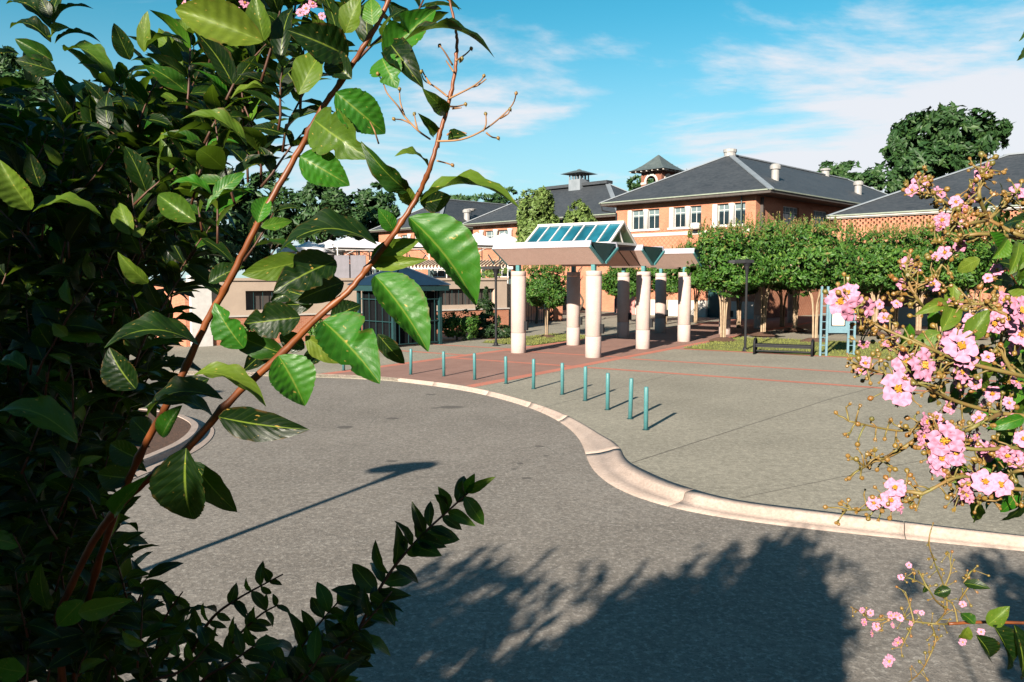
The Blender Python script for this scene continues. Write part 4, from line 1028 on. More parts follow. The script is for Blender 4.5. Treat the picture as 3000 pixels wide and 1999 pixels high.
# ---------------------------------------------------------------- trees and shrubs
def clump_leaf(mb, p, nrm, size, rnd, mi=0, slim=.5):
    a = nrm.orthogonal(); a.rotate(Quaternion(nrm, rnd.random()*6.283)); b = nrm.cross(a)
    a *= size*.5; b *= size*.5*slim; l = nrm*size*.16
    mb.face([p-a, p+b*.9-l*.5+a*.1, p+a+l*.2, p-b*.9-l*.5+a*.1], mi)
def blob_crown(blobs, n, size, seed, mi_fn=None, shell=.62, up=.25):
    """leaf faces spread through ellipsoids (centre, radii); denser near each surface, uneven between them"""
    rnd = random.Random(seed); mb = MB()
    vol = [(r[0]*r[1]+r[1]*r[2]+r[0]*r[2]) for c, r in blobs]; tot = sum(vol)
    for (c, r), v in zip(blobs, vol):
        m = int(n*v/tot); c = Vector(c)
        subs = []
        for _ in range(max(8, m//70)):
            d = Vector((rnd.gauss(0,1), rnd.gauss(0,1), rnd.gauss(0,1))).normalized(); subs.append((d, rnd.uniform(shell,1.10), rnd.uniform(.7,1.3)))
        for _ in range(m):
            d0, k, w_ = subs[int(rnd.random()*len(subs))]
            d = (d0 + Vector((rnd.gauss(0,.2), rnd.gauss(0,.2), rnd.gauss(0,.2)))*w_).normalized()
            q = k*(1-abs(rnd.gauss(0,.10)))
            p = c + Vector((d.x*r[0]*q, d.y*r[1]*q, d.z*r[2]*q))
            nn = (d + Vector((rnd.gauss(0,.6), rnd.gauss(0,.6), rnd.gauss(0,.6)+up))).normalized()
            clump_leaf(mb, p, nn, size*rnd.uniform(.6,1.35), rnd, mi_fn(p, d, rnd) if mi_fn else 0)
    return mb
def trunk_mesh(h, r, limbs, rnd, lean=.1, mat='bark', spread=1.0):
    mb = MB(); pts = [Vector((0,0,-.1))]
    for k in range(1, 6): pts.append(Vector((rnd.gauss(0,lean), rnd.gauss(0,lean), h*k/5)))
    mb.tube(smooth_line(pts, 3), [r*(1-.5*i/15) for i in range(16)], 10)
    for k in range(limbs):
        a = 6.283*k/limbs+rnd.random(); z = h*rnd.uniform(.55,1.0); s = Vector((0,0,z)); e = s+Vector((cos(a)*spread, sin(a)*spread, spread*rnd.uniform(.6,1.3)))
        m = s.lerp(e,.5)+Vector((0,0,spread*.12)); mb.tube([s, m, e], [r*.45, r*.32, r*.14], 7)
    return mb
def big_tree(name, p, blobs, n, size, seed, label, cat='tree', mat='crown', group=None, th=None, tr=.3, limbs=6):
    rnd = random.Random(seed); p = Vector(p); t = empty(name, label, cat, tuple(p), 0, group)
    zc = sum(b[0][2] for b in blobs)/len(blobs)
    trunk_mesh(th or zc*.8, tr, limbs, rnd, .12, 'bark', max(b[1][0] for b in blobs)*.6).build('trunk', M['bark'], t, smooth=True)
    blob_crown(blobs, n, size, seed).build('crown', M[mat], t)
    return t
def spot(px, py, Y): q = at(px, py, Y); return q
def tree_px(name, px, Y, blobs_px, n, size, seed, label, base=0.0, **kw):
    """blobs given as they measure at distance Y: (px, py, half width, half height, depth half)"""
    x0 = at(px, 640, Y).x; bl = []
    for (bx, by, hw, hh) in blobs_px:
        q = at(bx, by, Y); bl.append(((q.x-x0, random.Random(bx).uniform(-.4,.4)*hw*Y/F, q.z-base), (hw*Y/F, hw*Y/F*.9, hh*Y/F)))
    return big_tree(name, (x0, Y, base), bl, n, size, seed, label, **kw)
FT = 'trees beyond the buildings'
tree_px('broadleaf_tree', 2150, 125, [(2130,330,92,72),(2060,330,48,42),(2215,320,78,62),(2160,275,62,44),(2110,395,90,60),(2250,300,62,34),(2040,410,55,50),(2195,400,100,70),(2285,330,40,24)], 11000, .95, 11, 'tall dark broadleaf tree rising behind the right roof', group=FT, tr=.6)
tree_px('broadleaf_tree', 1925, 135, [(1900,400,36,26),(1955,405,40,32),(1925,430,70,30),(1985,425,40,30)], 3500, .8, 12, 'lower dark tree left of the tall one behind the right roof', group=FT)
tree_px('broadleaf_tree', 1500, 130, [(1470,420,26,18),(1555,405,30,24),(1500,450,60,30)], 2200, .8, 13, 'dark treetop peeping out behind the bell tower', group=FT)
tree_px('broadleaf_tree', 860, 135, [(860,460,46,40),(825,480,40,40),(890,490,38,36),(855,520,70,46)], 4500, .85, 14, 'rounded dark tree behind the leftmost slate roof', group=FT)
tree_px('pine_tree', 745, 120, [(745,420,32,40),(725,460,52,40),(770,470,44,40),(740,520,70,50)], 4500, .8, 15, 'taller dark tree between the orange stem and the rounded tree', group=FT)
tree_px('pine_tree', 620, 125, [(620,460,70,60),(560,470,70,60),(660,500,60,60),(600,520,80,60)], 5000, .9, 16, 'dark tree behind the orange stems at the left', group=FT)
tree_px('broadleaf_tree', 1110, 140, [(1090,465,80,18),(1165,450,34,18),(1010,470,50,22),(950,455,26,22)], 3000, .8, 17, 'low dark treeline crown behind the leftmost roof ridge', group=FT)
tree_px('broadleaf_tree', 60, 42, [(10,170,50,80),(60,260,110,90),(-60,200,100,120),(160,330,120,90),(60,420,160,120)], 9000, .42, 18, 'dark tree behind the leaves at the far left edge', group=FT, tr=.35)
tree_px('broadleaf_tree', 290, 48, [(270,280,70,55),(220,360,120,90),(330,390,110,90),(420,430,100,80),(300,480,170,90),(330,570,150,80),(180,560,150,90)], 9000, .42, 19, 'dark tree behind the upper left leaves with a ragged top', group=FT, tr=.35)
tree_px('broadleaf_tree', 480, 60, [(480,440,80,60),(540,500,80,70),(420,520,90,70),(500,570,90,60),(560,590,60,40)], 7500, .5, 20, 'dark tree behind the middle of the left foliage', group=FT, tr=.35)
# pale upright trees in front of the rear wing
tree_px('pear_tree', 1232, 60, [(1228,480,40,42),(1232,535,50,60),(1215,560,30,50),(1250,470,24,36),(1262,520,22,40),(1205,500,22,36),(1240,455,14,26),(1215,470,12,22)], 8500, .26, 21, 'pale green upright tree left of the skylight', mat='pear', base=0, th=5, tr=.12)
tree_px('pear_tree', 1328, 62, [(1328,490,26,28),(1330,520,40,36),(1348,500,20,26),(1310,510,20,30),(1290,530,24,24),(1335,478,10,18)], 5500, .25, 22, 'smaller pale green tree just above the skylight', mat='pear', base=0, th=4, tr=.1)
# clipped crepe myrtles with pale multiple trunks
def crepe(seed):
    rnd = random.Random(seed); r = 2.55
    blobs = [((0,0,4.45),(r,r,1.35)), ((rnd.uniform(-.6,.6),rnd.uniform(-.6,.6),5.35),(r*.68,r*.68,1.1)), ((-1.3,.4,4.0),(1.3,1.4,1.0)), ((1.3,-.4,4.0),(1.3,1.4,1.0)), ((0,-1.0,3.5),(1.7,1.3,.95)), ((.3,1.1,3.5),(1.6,1.3,.9)), ((0,0,3.4),(1.9,1.9,.7)), ((0,0,5.0),(1.5,1.5,.9))]
    def mi(p, d, rn): return 1 if rn.random() < .02+.22*max(0, min(1,(p.z-4.9)/1.2)) else 0
    mb = blob_crown(blobs, 12000, .19, seed, mi, .55, .15)
    for k in range(60):                                    # upright shoots with seed heads
        a = rnd.random()*6.283; q = sqrt(rnd.random())*r*.9; p = Vector((cos(a)*q, sin(a)*q, 5.5+.55*sqrt(max(0, 1-(q/r)**2)))); hh = rnd.uniform(.35,.95); ln = Vector((rnd.gauss(0,.12), rnd.gauss(0,.12), 1))
        for j in range(14):
            f = j/13; c = p+ln*hh*f; nn = Vector((rnd.gauss(0,1), rnd.gauss(0,1), .3)).normalized()
            clump_leaf(mb, c+Vector((rnd.gauss(0,.05),rnd.gauss(0,.05),0))*(1.2-f), nn, .16*(1.15-.6*f), rnd, 1 if rnd.random() < .25+.6*f else 0)
    cr = mb.mesh('crown', [M['crepe'], M['tip']])
    tb = MB()
    stems = []
    for k in range(5):
        a = 6.283*k/5+rnd.random()*.8; b = Vector((cos(a)*.1, sin(a)*.1, -.05)); e = Vector((cos(a)*rnd.uniform(.7,1.2), sin(a)*rnd.uniform(.7,1.2), rnd.uniform(4.0,4.6)))
        mid = b.lerp(e,.5); mid.x *= .32; mid.y *= .32; f = mid.lerp(e,.45)+Vector((rnd.gauss(0,.06),rnd.gauss(0,.06),0)); mb2 = MB()
        mb2.tube(smooth_line([b, mid, f, e], 5), [.06-.035*i/15 for i in range(16)], 8)
        for j in range(2):
            g = e.lerp(f, .4+.4*j); mb2.tube([g, g+Vector((rnd.gauss(0,.4), rnd.gauss(0,.4), .9))], [.03,.012], 6)
        stems.append(mb2.mesh('trunk', M['bark_pale'], True))
    return cr, stems
CV = [crepe(s) for s in (31, 32, 33)]
def place_crepe(px, py, label, var, sc=1.0, zs=1.0, rz=0.0, Y=None, group='crepe myrtles on the lawn', mulch=True):
    p = gnd(px, py) if Y is None else Vector((at(px, 640, Y).x, Y, 0))
    p.z = .05; t = empty('crepe_myrtle', label, 'tree', tuple(p), rz, group); t.scale = (sc, sc, sc*zs)
    cr, st = CV[var]
    for nm, me in [('crown', cr)] + [('trunk', m) for m in st]:
        o = bpy.data.objects.new(nm, me); C.objects.link(o); o.parent = t
    if mulch:
        mb = MB(); rn = random.Random(px); rim = [(cos(a)*rn.uniform(.75,.95), sin(a)*rn.uniform(.75,.95)) for a in [6.283*k/22 for k in range(22)]]
        for k in range(22):
            a, b = rim[k], rim[(k+1) % 22]; mb.face([(a[0],a[1],.03),(b[0],b[1],.03),(b[0]*.4,b[1]*.4,.2),(a[0]*.4,a[1]*.4,.2)]); mb.face([(a[0]*.4,a[1]*.4,.2),(b[0]*.4,b[1]*.4,.2),(0,0,.24)])
        o = mb.build('mulch_ring', M['mulch'], t)
place_crepe(1661, 786, 'crepe myrtle with slim pale trunks left of the black lamp post', 0, .95, 1.0, .3)
place_crepe(1753, 774, 'crepe myrtle whose trunks rise just right of the black lamp post', 1, .97, 1.07, 1.4)
place_crepe(1826, 763, 'crepe myrtle set back in shade behind the bench', 2, .98, 1.06, 2.2)
place_crepe(1872, 788, 'crepe myrtle beside the left posts of the notice board', 0, .94, 1.03, 3.9)
place_crepe(2010, 772, 'crepe myrtle behind the right posts of the notice board', 1, 1.0, .97, 4.4)
place_crepe(2110, 770, 'crepe myrtle behind the pink blossoms, left of the hidden lamp post', 2, 1.0, 1.0, .9)
place_crepe(2230, 780, 'crepe myrtle behind the pink blossoms near the right edge', 0, 1.0, 1.0, 5.2)
place_crepe(2345, 790, 'crepe myrtle at the right edge behind the blossoms', 1, 1.0, 1.0, 2.6)
place_crepe(1700, 0, 'crepe myrtle in the second row, seen between the two leftmost trees of the lawn', 2, 1.0, .84, .2, Y=55, mulch=False)
place_crepe(1800, 0, 'crepe myrtle of the second row, in the shade left of the notice board', 0, 1.05, .84, 1.2, Y=56, mulch=False)
place_crepe(1935, 0, 'crepe myrtle of the second row, in the shade behind the notice board', 1, 1.05, .84, 2.9, Y=52, mulch=False)
place_crepe(2060, 0, 'crepe myrtle of the second row, near the wall behind the blossoms', 2, 1.05, .84, 4.2, Y=52, mulch=False)
place_crepe(2170, 0, 'crepe myrtle of the second row, deepest behind the blossoms', 0, 1.05, .84, 5.0, Y=50, mulch=False)
place_crepe(1600, 0, 'crepe myrtle added to shade the brick front, right of the painted panel', 1, .9, 1.02, .7, Y=61, mulch=False)  # added tree, keeps the sun off the wall
place_crepe(1668, 0, 'crepe myrtle added to shade the brick corner behind the leftmost lawn tree', 0, .95, 1.05, 2.7, Y=60, mulch=False)  # second added tree, darkens the wall near its corner
place_crepe(1256, 777, 'small crepe myrtle on the little lawn left of the pavilion, between two columns', 2, .66, .98, 1.1)
place_crepe(1434, 0, 'crepe myrtle with dark trunks against the salmon panel', 1, .8, .92, .5, Y=58, mulch=False)
place_crepe(1530, 0, 'crepe myrtle in shade behind the pavilion', 0, .85, .95, 3.3, Y=59, mulch=False)
def shrub(name, px, py, w_, h_, n, size, seed, label, cone=False, mat='ever', z=0.0):
    p = gnd(px, py); t = empty(name, label, 'shrub', (p.x, p.y, z))
    if cone: bl = [((0,0,h_*f),(w_*(1.08-f)*.62, w_*(1.08-f)*.62, h_*.2)) for f in (.15,.32,.5,.68,.84)]
    else: bl = [((0,0,h_*.45),(w_*.5,w_*.4,h_*.5)), ((w_*.2,.1,h_*.5),(w_*.3,w_*.3,h_*.45)), ((-w_*.22,0,h_*.45),(w_*.28,w_*.3,h_*.42))]
    blob_crown(bl, n, size, seed, None, .5).build('foliage', M[mat], t)
    mb = MB(); mb.tube([(0,0,0),(0,0,h_*.7)], [.07,.02], 7); mb.build('stem', M['bark'], t)
shrub('conical_evergreen', 1115, 776, 1.75, 3.05, 4200, .15, 41, 'conical dark evergreen bush left of the first column', True)
shrub('low_hedge', 1140, 778, 2.6, .85, 2000, .13, 42, 'low clipped hedge at the foot of the conical evergreen')
shrub('low_hedge', 1050, 782, 2.9, 1.75, 4200, .13, 43, 'low dark hedge between gazebo and conical evergreen', mat='crepe')
shrub('rounded_shrub', 760, 800, 2.6, 1.6, 2500, .14, 44, 'rounded dark shrub left of the gazebo', mat='crepe')
shrub('rounded_shrub', 560, 790, 2.8, 1.5, 2500, .14, 45, 'rounded dark shrub in front of the beige wall, behind the orange stem', mat='crepe')
q_ = at(1128, 600, 54.5); t = empty('climbing_vine', 'green vine spilling over the right end of the pergola', 'vine', (q_.x, 54.3, 3.0))
blob_crown([((0,0,.75),(.9,.5,.4)),((.7,0,.9),(.5,.4,.3))], 900, .16, 46).build('foliage', M['pear'], t)
# small tree on the island, outside the picture: its shadow falls on the road
big_tree('island_tree', (-15.2, 14.0, .2), [((0,0,3.1),(1.3,1.3,.9)),((.5,.3,3.6),(.9,.9,.6))], 2200, .2, 47, 'small tree in the mulch island whose shadow falls on the road', mat='crepe', th=2.4, tr=.08)

# ---------------------------------------------------------------- leaves near the camera
def leaf_template(nl, nw, width, arch, fold, wave, twist, curl, seed, notch=None):
    """length 1 along +y, base at 0; returns verts, faces, uvs"""
    rnd = random.Random(seed); vs = []; fs = []; uvs = []
    ph = rnd.random()*6
    def prof(t):
        return max(0.0, (sin(pi*min(1, t**.86)))**.78)*(1-.18*t) + .012*(1-t)
    for i in range(nl+1):
        t = i/nl; w_ = width*prof(t) if 0 < i < nl else (.022 if i == 0 else .004)
        zc = arch*4*t*(1-t) + curl*t*t*t; tw = twist*(t-.2)
        for j in range(nw+1):
            s = 2*j/nw-1
            nk = 1.0
            if notch:
                for (ts, sd, dp, wd_) in notch: nk -= dp*math.exp(-((t-ts)/wd_)**2) if s*sd > 0 else 0
            x = s*w_*.5*nk; z = abs(s)**1.3*w_*fold + wave*sin(t*(50 if nl > 30 else 19)+ph-abs(s)*3.2)*(abs(s)*(1.25-abs(s))*2 if nl > 30 else abs(s))*w_ + .3*wave*sin(t*6.5+ph*2+s)*abs(s)*w_*1.5
            x, z = x*cos(tw)-z*sin(tw), x*sin(tw)+z*cos(tw)
            vs.append(Vector((x*(1+.05*rnd.gauss(0,.5)*abs(s)), t, z+zc)))
    for i in range(nl):
        for j in range(nw):
            a = i*(nw+1)+j; fs.append((a, a+1, a+nw+2, a+nw+1))
            uvs.append([(j/nw, i/nl), ((j+1)/nw, i/nl), ((j+1)/nw, (i+1)/nl), (j/nw, (i+1)/nl)])
    return vs, fs, uvs
LT = {'flat': leaf_template(12, 6, .44, .05, .10, .05, 0, -.05, 1), 'fold': leaf_template(12, 6, .42, .06, .38, .07, .25, -.08, 2), 'arch': leaf_template(14, 6, .40, .20, .22, .09, .2, -.05, 3),
      'twist': leaf_template(12, 6, .42, .08, .25, .08, .9, -.08, 4), 'twistb': leaf_template(12, 6, .42, .1, .22, .08, -.9, -.1, 5), 'curl': leaf_template(14, 6, .44, .12, .30, .12, .4, -.22, 6),
      'wide': leaf_template(42, 8, .56, .07, .36, .024, .1, -.06, 7), 'slim': leaf_template(12, 4, .30, .08, .3, .05, .3, -.1, 8)}
LT['bitten'] = leaf_template(42, 8, .50, .07, .24, .02, .15, -.08, 9, [(.62,1,.45,.05),(.35,-1,.3,.04),(.8,-1,.4,.05)])
LT['tornb'] = leaf_template(42, 8, .56, .06, .38, .022, -.2, -.06, 10, [(.48,-1,.5,.045),(.72,1,.3,.035)])
LOW = {k: leaf_template(7, 2, wd, ar, fo, .05, tw, -.08, i) for i, (k, wd, ar, fo, tw) in enumerate((('a',.44,.06,.15,.1),('b',.42,.12,.3,.5),('c',.40,.1,.25,-.6),('d',.48,.05,.12,0)))}
LMESH = {}
def leaf_mesh(k, mat):
    if (k, mat) not in LMESH:
        v, f, u = LT[k] if k in LT else LOW[k]; mb = MB(); mb.add(v, f, Matrix(), 0, u); LMESH[k, mat] = mb.mesh('leaf', M[mat], True)
    return LMESH[k, mat]
def leaf_matrix(b, tip, nrm, wscale=1.0):
    y = tip-b; L = y.length; yd = y/L; x = yd.cross(nrm)
    if x.length < 1e-5: x = yd.orthogonal()
    x.normalize(); z = x.cross(yd)
    return Matrix((( x.x*L*wscale, yd.x*L, z.x*L, b.x),(x.y*L*wscale, yd.y*L, z.y*L, b.y),(x.z*L*wscale, yd.z*L, z.z*L, b.z),(0,0,0,1)))
def put_leaf(parent, k, mat, m):
    o = bpy.data.objects.new('leaf', leaf_mesh(k, mat)); C.objects.link(o); o.parent = parent
    o.matrix_basis = MATS[parent.name].inverted() @ m
    return o
TOW = Vector((0,-1,.15)).normalized()                     # roughly towards the viewer's side and a little up

# ---- the tall crepe myrtle on the left
lm = empty('crepe_myrtle', 'tall crepe myrtle filling the left side, with two orange stems and glossy green leaves', 'shrub', (-.75, .95, 1.55), 0, None)
YA, YB = .74, .66
stemA = [(190,1420,1.05),(250,1220,.86),(320,1050,.78),(400,900,.75),(475,740,.74),(530,640,.73),(600,500,.72),(680,360,.72),(740,250,.71),(790,180,.71),(840,100,.70),(880,30,.70),(905,-30,.70)]
stemB = [(130,1420,1.0),(190,1290,.82),(255,1185,.74),(330,1110,.70),(430,1030,.69),(540,910,.68),(640,820,.67),(730,730,.66),(800,670,.66),(850,610,.66),(910,530,.65),(960,450,.65),(990,380,.64),(1010,310,.64),(1030,240,.64),(1045,170,.64),(1050,110,.64),(1046,60,.64),(1030,-10,.64)]
def px_tube(pts, r0, r1, n=8, per=8):
    P = smooth_line([at(*p) for p in pts], per); mb = MB(); k = len(P)
    rr_ = random.Random(len(pts)*7)
    mb.tube([p+Vector((rr_.gauss(0,.0003), rr_.gauss(0,.0003), 0)) for p in P], [(r0+(r1-r0)*i/(k-1))*(1+.28*((i % 11) == 5)+rr_.uniform(-.07,.07)) for i in range(k)], n); return mb
root = Vector((-.85, 1.45, 1.6))
mbA = MB(); a0 = at(*stemA[0]); mbA.tube(smooth_line([root, root.lerp(a0,.5)+Vector((-.05,.02,.1)), a0], 5), [.009-.0045*i/10 for i in range(11)], 8); 
q = px_tube(stemA, .0040, .0020); mbA.add(q.v, q.f, Matrix()); mbA.build('branch', M['twig'], lm, True, True)
mbB = MB(); b0_ = at(*stemB[0]); mbB.tube(smooth_line([root, root.lerp(b0_,.5)+Vector((.03,-.02,.05)), b0_], 5), [.009-.0045*i/10 for i in range(11)], 8)
q = px_tube(stemB, .0040, .0009); mbB.add(q.v, q.f, Matrix()); mbB.build('branch', M['twig'], lm, True, True)
def twig(pts, Y, r0=.0008, r1=.00045):
    tw = MB(); P = smooth_line([at(x, y, Y+.01*sin(x)) for x, y in pts], 4); tw.tube(P, [r0+(r1-r0)*i/(len(P)-1) for i in range(len(P))], 6); tw.build('twig', M['twig_tan'], lm, True, True)
for pts in ([(1003,325),(1060,321),(1110,300),(1150,270),(1178,240),(1186,215)], [(1110,302),(1117,285),(1116,262)], [(1117,305),(1130,315),(1145,318)], [(1150,272),(1167,262),(1172,252)],
            [(988,320),(960,300),(930,268),(915,245),(890,215),(880,190),(868,170)], [(930,268),(920,235),(918,205)], [(945,285),(925,276),(905,274)], [(960,300),(955,280),(952,262)],
            [(1030,228),(1060,213),(1085,200),(1105,185),(1112,175)], [(1085,200),(1097,197),(1117,182)], [(1028,222),(1000,200),(975,185),(968,165)], [(990,195),(975,172),(970,160)],
            [(1040,150),(1022,120),(1010,105)], [(1042,165),(1025,140)], [(1048,140),(1070,125),(1083,112)], [(1035,245),(1050,245),(1070,240)], [(1040,250),(1060,248)],
            [(1005,370),(1025,375),(1040,380)], [(1008,340),(1012,290)], [(1028,310),(1045,300),(1072,307)], [(870,330),(860,300),(850,280)]): twig(pts, .64)
q_bud = []
for x, y in ((1186,215),(1116,262),(1145,318),(868,170),(918,205),(905,274),(1112,175),(968,165),(1010,105),(1083,112),(1070,240),(1040,380),(1058,140),(1062,135),(1172,252),(952,262)):
    q_bud.append(at(x,y,.64))
H = []     # base px, tip px, width px, distance, template, material, turn of the face
def h(b, t, w_, Y=.66, k='fold', mat='leaf', roll=0.0, dz=0.0): H.append((b, t, w_, Y, k, mat, roll, dz))
h((940,500),(1100,698),132,.63,'wide','leaf_bright',-.5,-.01); h((862,634),(986,804),104,.62,'wide','leaf_bright',-.5); h((742,738),(873,876),124,.61,'tornb','leaf_bright',-.45); h((640,818),(702,932),108,.62,'wide','leaf_bright',-.5)
h((962,468),(1196,470),80,.64,'arch','leaf_yellow',.75); h((966,468),(1036,452),55,.66,'flat','leaf_shaded',.4); h((938,440),(832,338),52,.65,'curl','leaf',.5); h((945,470),(905,395),35,.66,'fold','leaf_yellow')
h((866,562),(636,572),110,.63,'arch','leaf_shaded',.2); h((702,598),(556,632),62,.68,'flat','leaf_yellow',.3); h((772,600),(628,668),95,.66,'bitten','leaf_shaded',0); h((852,596),(965,552),50,.67,'fold','leaf_yellow',.3); h((850,604),(975,600),34,.67,'slim','leaf_yellow',.5)
h((790,650),(680,690),60,.68,'twist','leaf_shaded'); h((446,862),(612,928),66,.66,'arch','leaf_yellow',.3); h((502,958),(704,990),80,.64,'flat','leaf_shaded',.1); h((428,1030),(437,1200),135,.60,'wide','leaf_shaded',0); h((440,1060),(543,1180),70,.63,'flat','leaf_shaded')
h((262,1182),(332,1098),42,.7,'fold','leaf_bright'); h((456,792),(238,792),95,.70,'arch','leaf_shaded',.2); h((312,894),(248,800),84,.72,'wide','leaf_shaded'); h((560,800),(490,698),76,.70,'bitten','leaf_bright',.2); h((372,1004),(416,932),46,.72,'wide','leaf_bright')
h((512,918),(332,952),64,.70,'arch','leaf_shaded'); h((868,768),(930,838),44,.68,'flat','leaf_shaded'); h((702,772),(800,836),50,.67,'fold','leaf_yellow',.2); h((655,815),(520,760),60,.72,'curl','leaf')
h((604,96),(398,18),92,.66,'wide','leaf_yellow',.2); h((530,228),(650,220),52,.72,'arch','leaf_yellow',.2); h((686,217),(752,103),74,.68,'twist','leaf_yellow',.2); h((925,98),(1137,122),66,.63,'arch','leaf_shaded',.4); h((878,134),(910,200),92,.65,'bitten','leaf_bright')
h((896,100),(960,186),64,.66,'curl','leaf_shaded'); h((772,213),(886,308),92,.65,'wide','leaf_bright',.1); h((722,276),(842,362),110,.67,'bitten','leaf',.3); h((690,360),(803,426),84,.66,'wide','leaf_bright',.2); h((720,294),(815,360),52,.69,'fold','leaf_bright')
h((592,512),(616,450),46,.71,'wide','leaf_bright'); h((600,522),(672,507),30,.7,'flat','leaf_bright'); h((884,134),(1000,20),76,.66,'tornb','leaf_bright',.2); h((794,76),(832,-10),56,.69,'twist','leaf_yellow'); h((857,58),(852,-4),50,.68,'flat','leaf_bright')
h((800,130),(662,68),84,.70,'wide','leaf_shaded'); h((645,140),(668,8),52,.70,'slim','leaf_shaded'); h((607,94),(586,-12),58,.70,'fold','leaf'); h((808,182),(752,128),62,.69,'wide','leaf_shaded'); h((983,382),(908,356),48,.66,'arch','leaf_yellow',.2)
h((1027,260),(974,206),36,.64,'fold','leaf',.2); h((997,312),(966,263),26,.65,'fold','leaf'); h((1030,320),(1070,311),30,.65,'fold','leaf_shaded'); h((905,530),(870,480),40,.68,'flat','leaf_bright')
h((117,66),(14,4),50,.95,'arch','leaf_shaded'); h((123,63),(212,16),44,.95,'arch','leaf_shaded'); h((117,98),(22,60),44,.95,'arch','leaf_shaded'); h((126,101),(230,93),34,.95,'arch','leaf'); h((122,140),(33,88),40,.95,'fold','leaf'); h((130,165),(35,137),50,.95,'flat','leaf_shaded')
h((150,118),(266,190),60,.93,'arch','leaf',.4); h((119,84),(154,62),30,.95,'fold','leaf_yellow'); h((119,40),(136,-14),34,.95,'flat','leaf_shaded'); h((117,42),(90,-10),30,.95,'flat','leaf_shaded')
h((299,138),(261,54),42,.95,'flat','leaf_shaded'); h((331,120),(337,25),34,.93,'flat','leaf_yellow'); h((336,116),(430,95),44,.93,'arch','leaf_shaded'); h((300,140),(372,170),36,.95,'arch','leaf_shaded'); h((420,150),(360,60),40,.95,'twist','leaf_yellow')
h((72,482),(-4,368),66,.80,'wide','leaf_yellow'); h((75,488),(238,496),66,.80,'arch','leaf_yellow',.3); h((92,430),(66,350),44,.84,'flat','leaf_shaded'); h((300,540),(272,464),48,.9,'fold','leaf_yellow'); h((305,542),(334,526),40,.9,'flat','leaf_yellow')
h((568,336),(416,268),52,.78,'arch','leaf_yellow',.2); h((490,452),(562,396),40,.8,'flat','leaf_bright'); h((487,448),(388,424),40,.8,'arch','leaf_bright'); h((473,487),(584,441),30,.8,'arch','leaf_bright'); h((450,510),(360,446),60,.82,'wide','leaf'); 
h((178,1018),(-4,938),78,.74,'arch','leaf',.3); h((490,959),(332,932),58,.74,'arch','leaf_shaded',.2); h((340,651),(270,582),40,.85,'fold','leaf_yellow'); h((165,700),(150,640),30,.9,'fold','leaf_yellow'); h((60,850),(-6,835),50,.85,'arch','leaf'); h((155,772),(120,742),40,.9,'twist','leaf_yellow')
h((110,1400),(90,1300),60,.9,'flat','leaf_shaded'); h((60,1545),(-20,1530),60,.85,'flat','leaf_bright'); h((190,1380),(130,1440),60,.9,'flat','leaf_bright',.3); h((180,1410),(300,1380),50,.85,'flat','leaf_yellow'); h((330,1480),(275,1450),30,.9,'slim','leaf_yellow')
h((690,730),(557,745),86,.70,'bitten','leaf_shaded',.1); h((735,690),(640,662),44,.74,'flat','leaf_shaded'); h((720,700),(650,700),40,.76,'twist','leaf_shaded'); h((690,668),(620,690),38,.78,'fold','leaf_shaded'); h((480,650),(560,610),46,.8,'fold','leaf_shaded'); h((700,800),(640,770),50,.72,'flat','leaf_shaded')
h((745,800),(690,850),40,.7,'fold','leaf_shaded'); h((760,735),(830,700),50,.72,'wide','leaf_shaded'); h((620,800),(560,850),50,.74,'fold','leaf_shaded'); h((400,905),(480,870),50,.78,'flat','leaf_shaded'); h((330,1060),(250,1020),60,.8,'wide','leaf_shaded'); h((350,1010),(300,960),60,.8,'flat','leaf_shaded'); h((300,1100),(220,1090),60,.8,'fold','leaf_shaded')
rnd = random.Random(77)
nleaf = 0
for b, t, w_, Y, k, mat, roll, dz in H:
    B = at(b[0], b[1], Y); Tp = at(t[0], t[1], Y + rnd.uniform(-.03,.02)+dz)
    L = (Tp-B).length; base_w = (max(v.x for v in LT[k][0])-min(v.x for v in LT[k][0]))
    n_ = TOW.copy(); ax = (Tp-B).normalized(); n_.rotate(Quaternion(ax, roll*(1 if b[0] < t[0] else -1)+rnd.uniform(-.15,.15)))
    if k == 'arch': n_ = (Vector((0,0,1)) + TOW*.55).normalized()
    put_leaf(lm, k, mat, leaf_matrix(B, Tp, n_, max(.5, min(1.9, (w_*Y/F)/(L*base_w))))); nleaf += 1
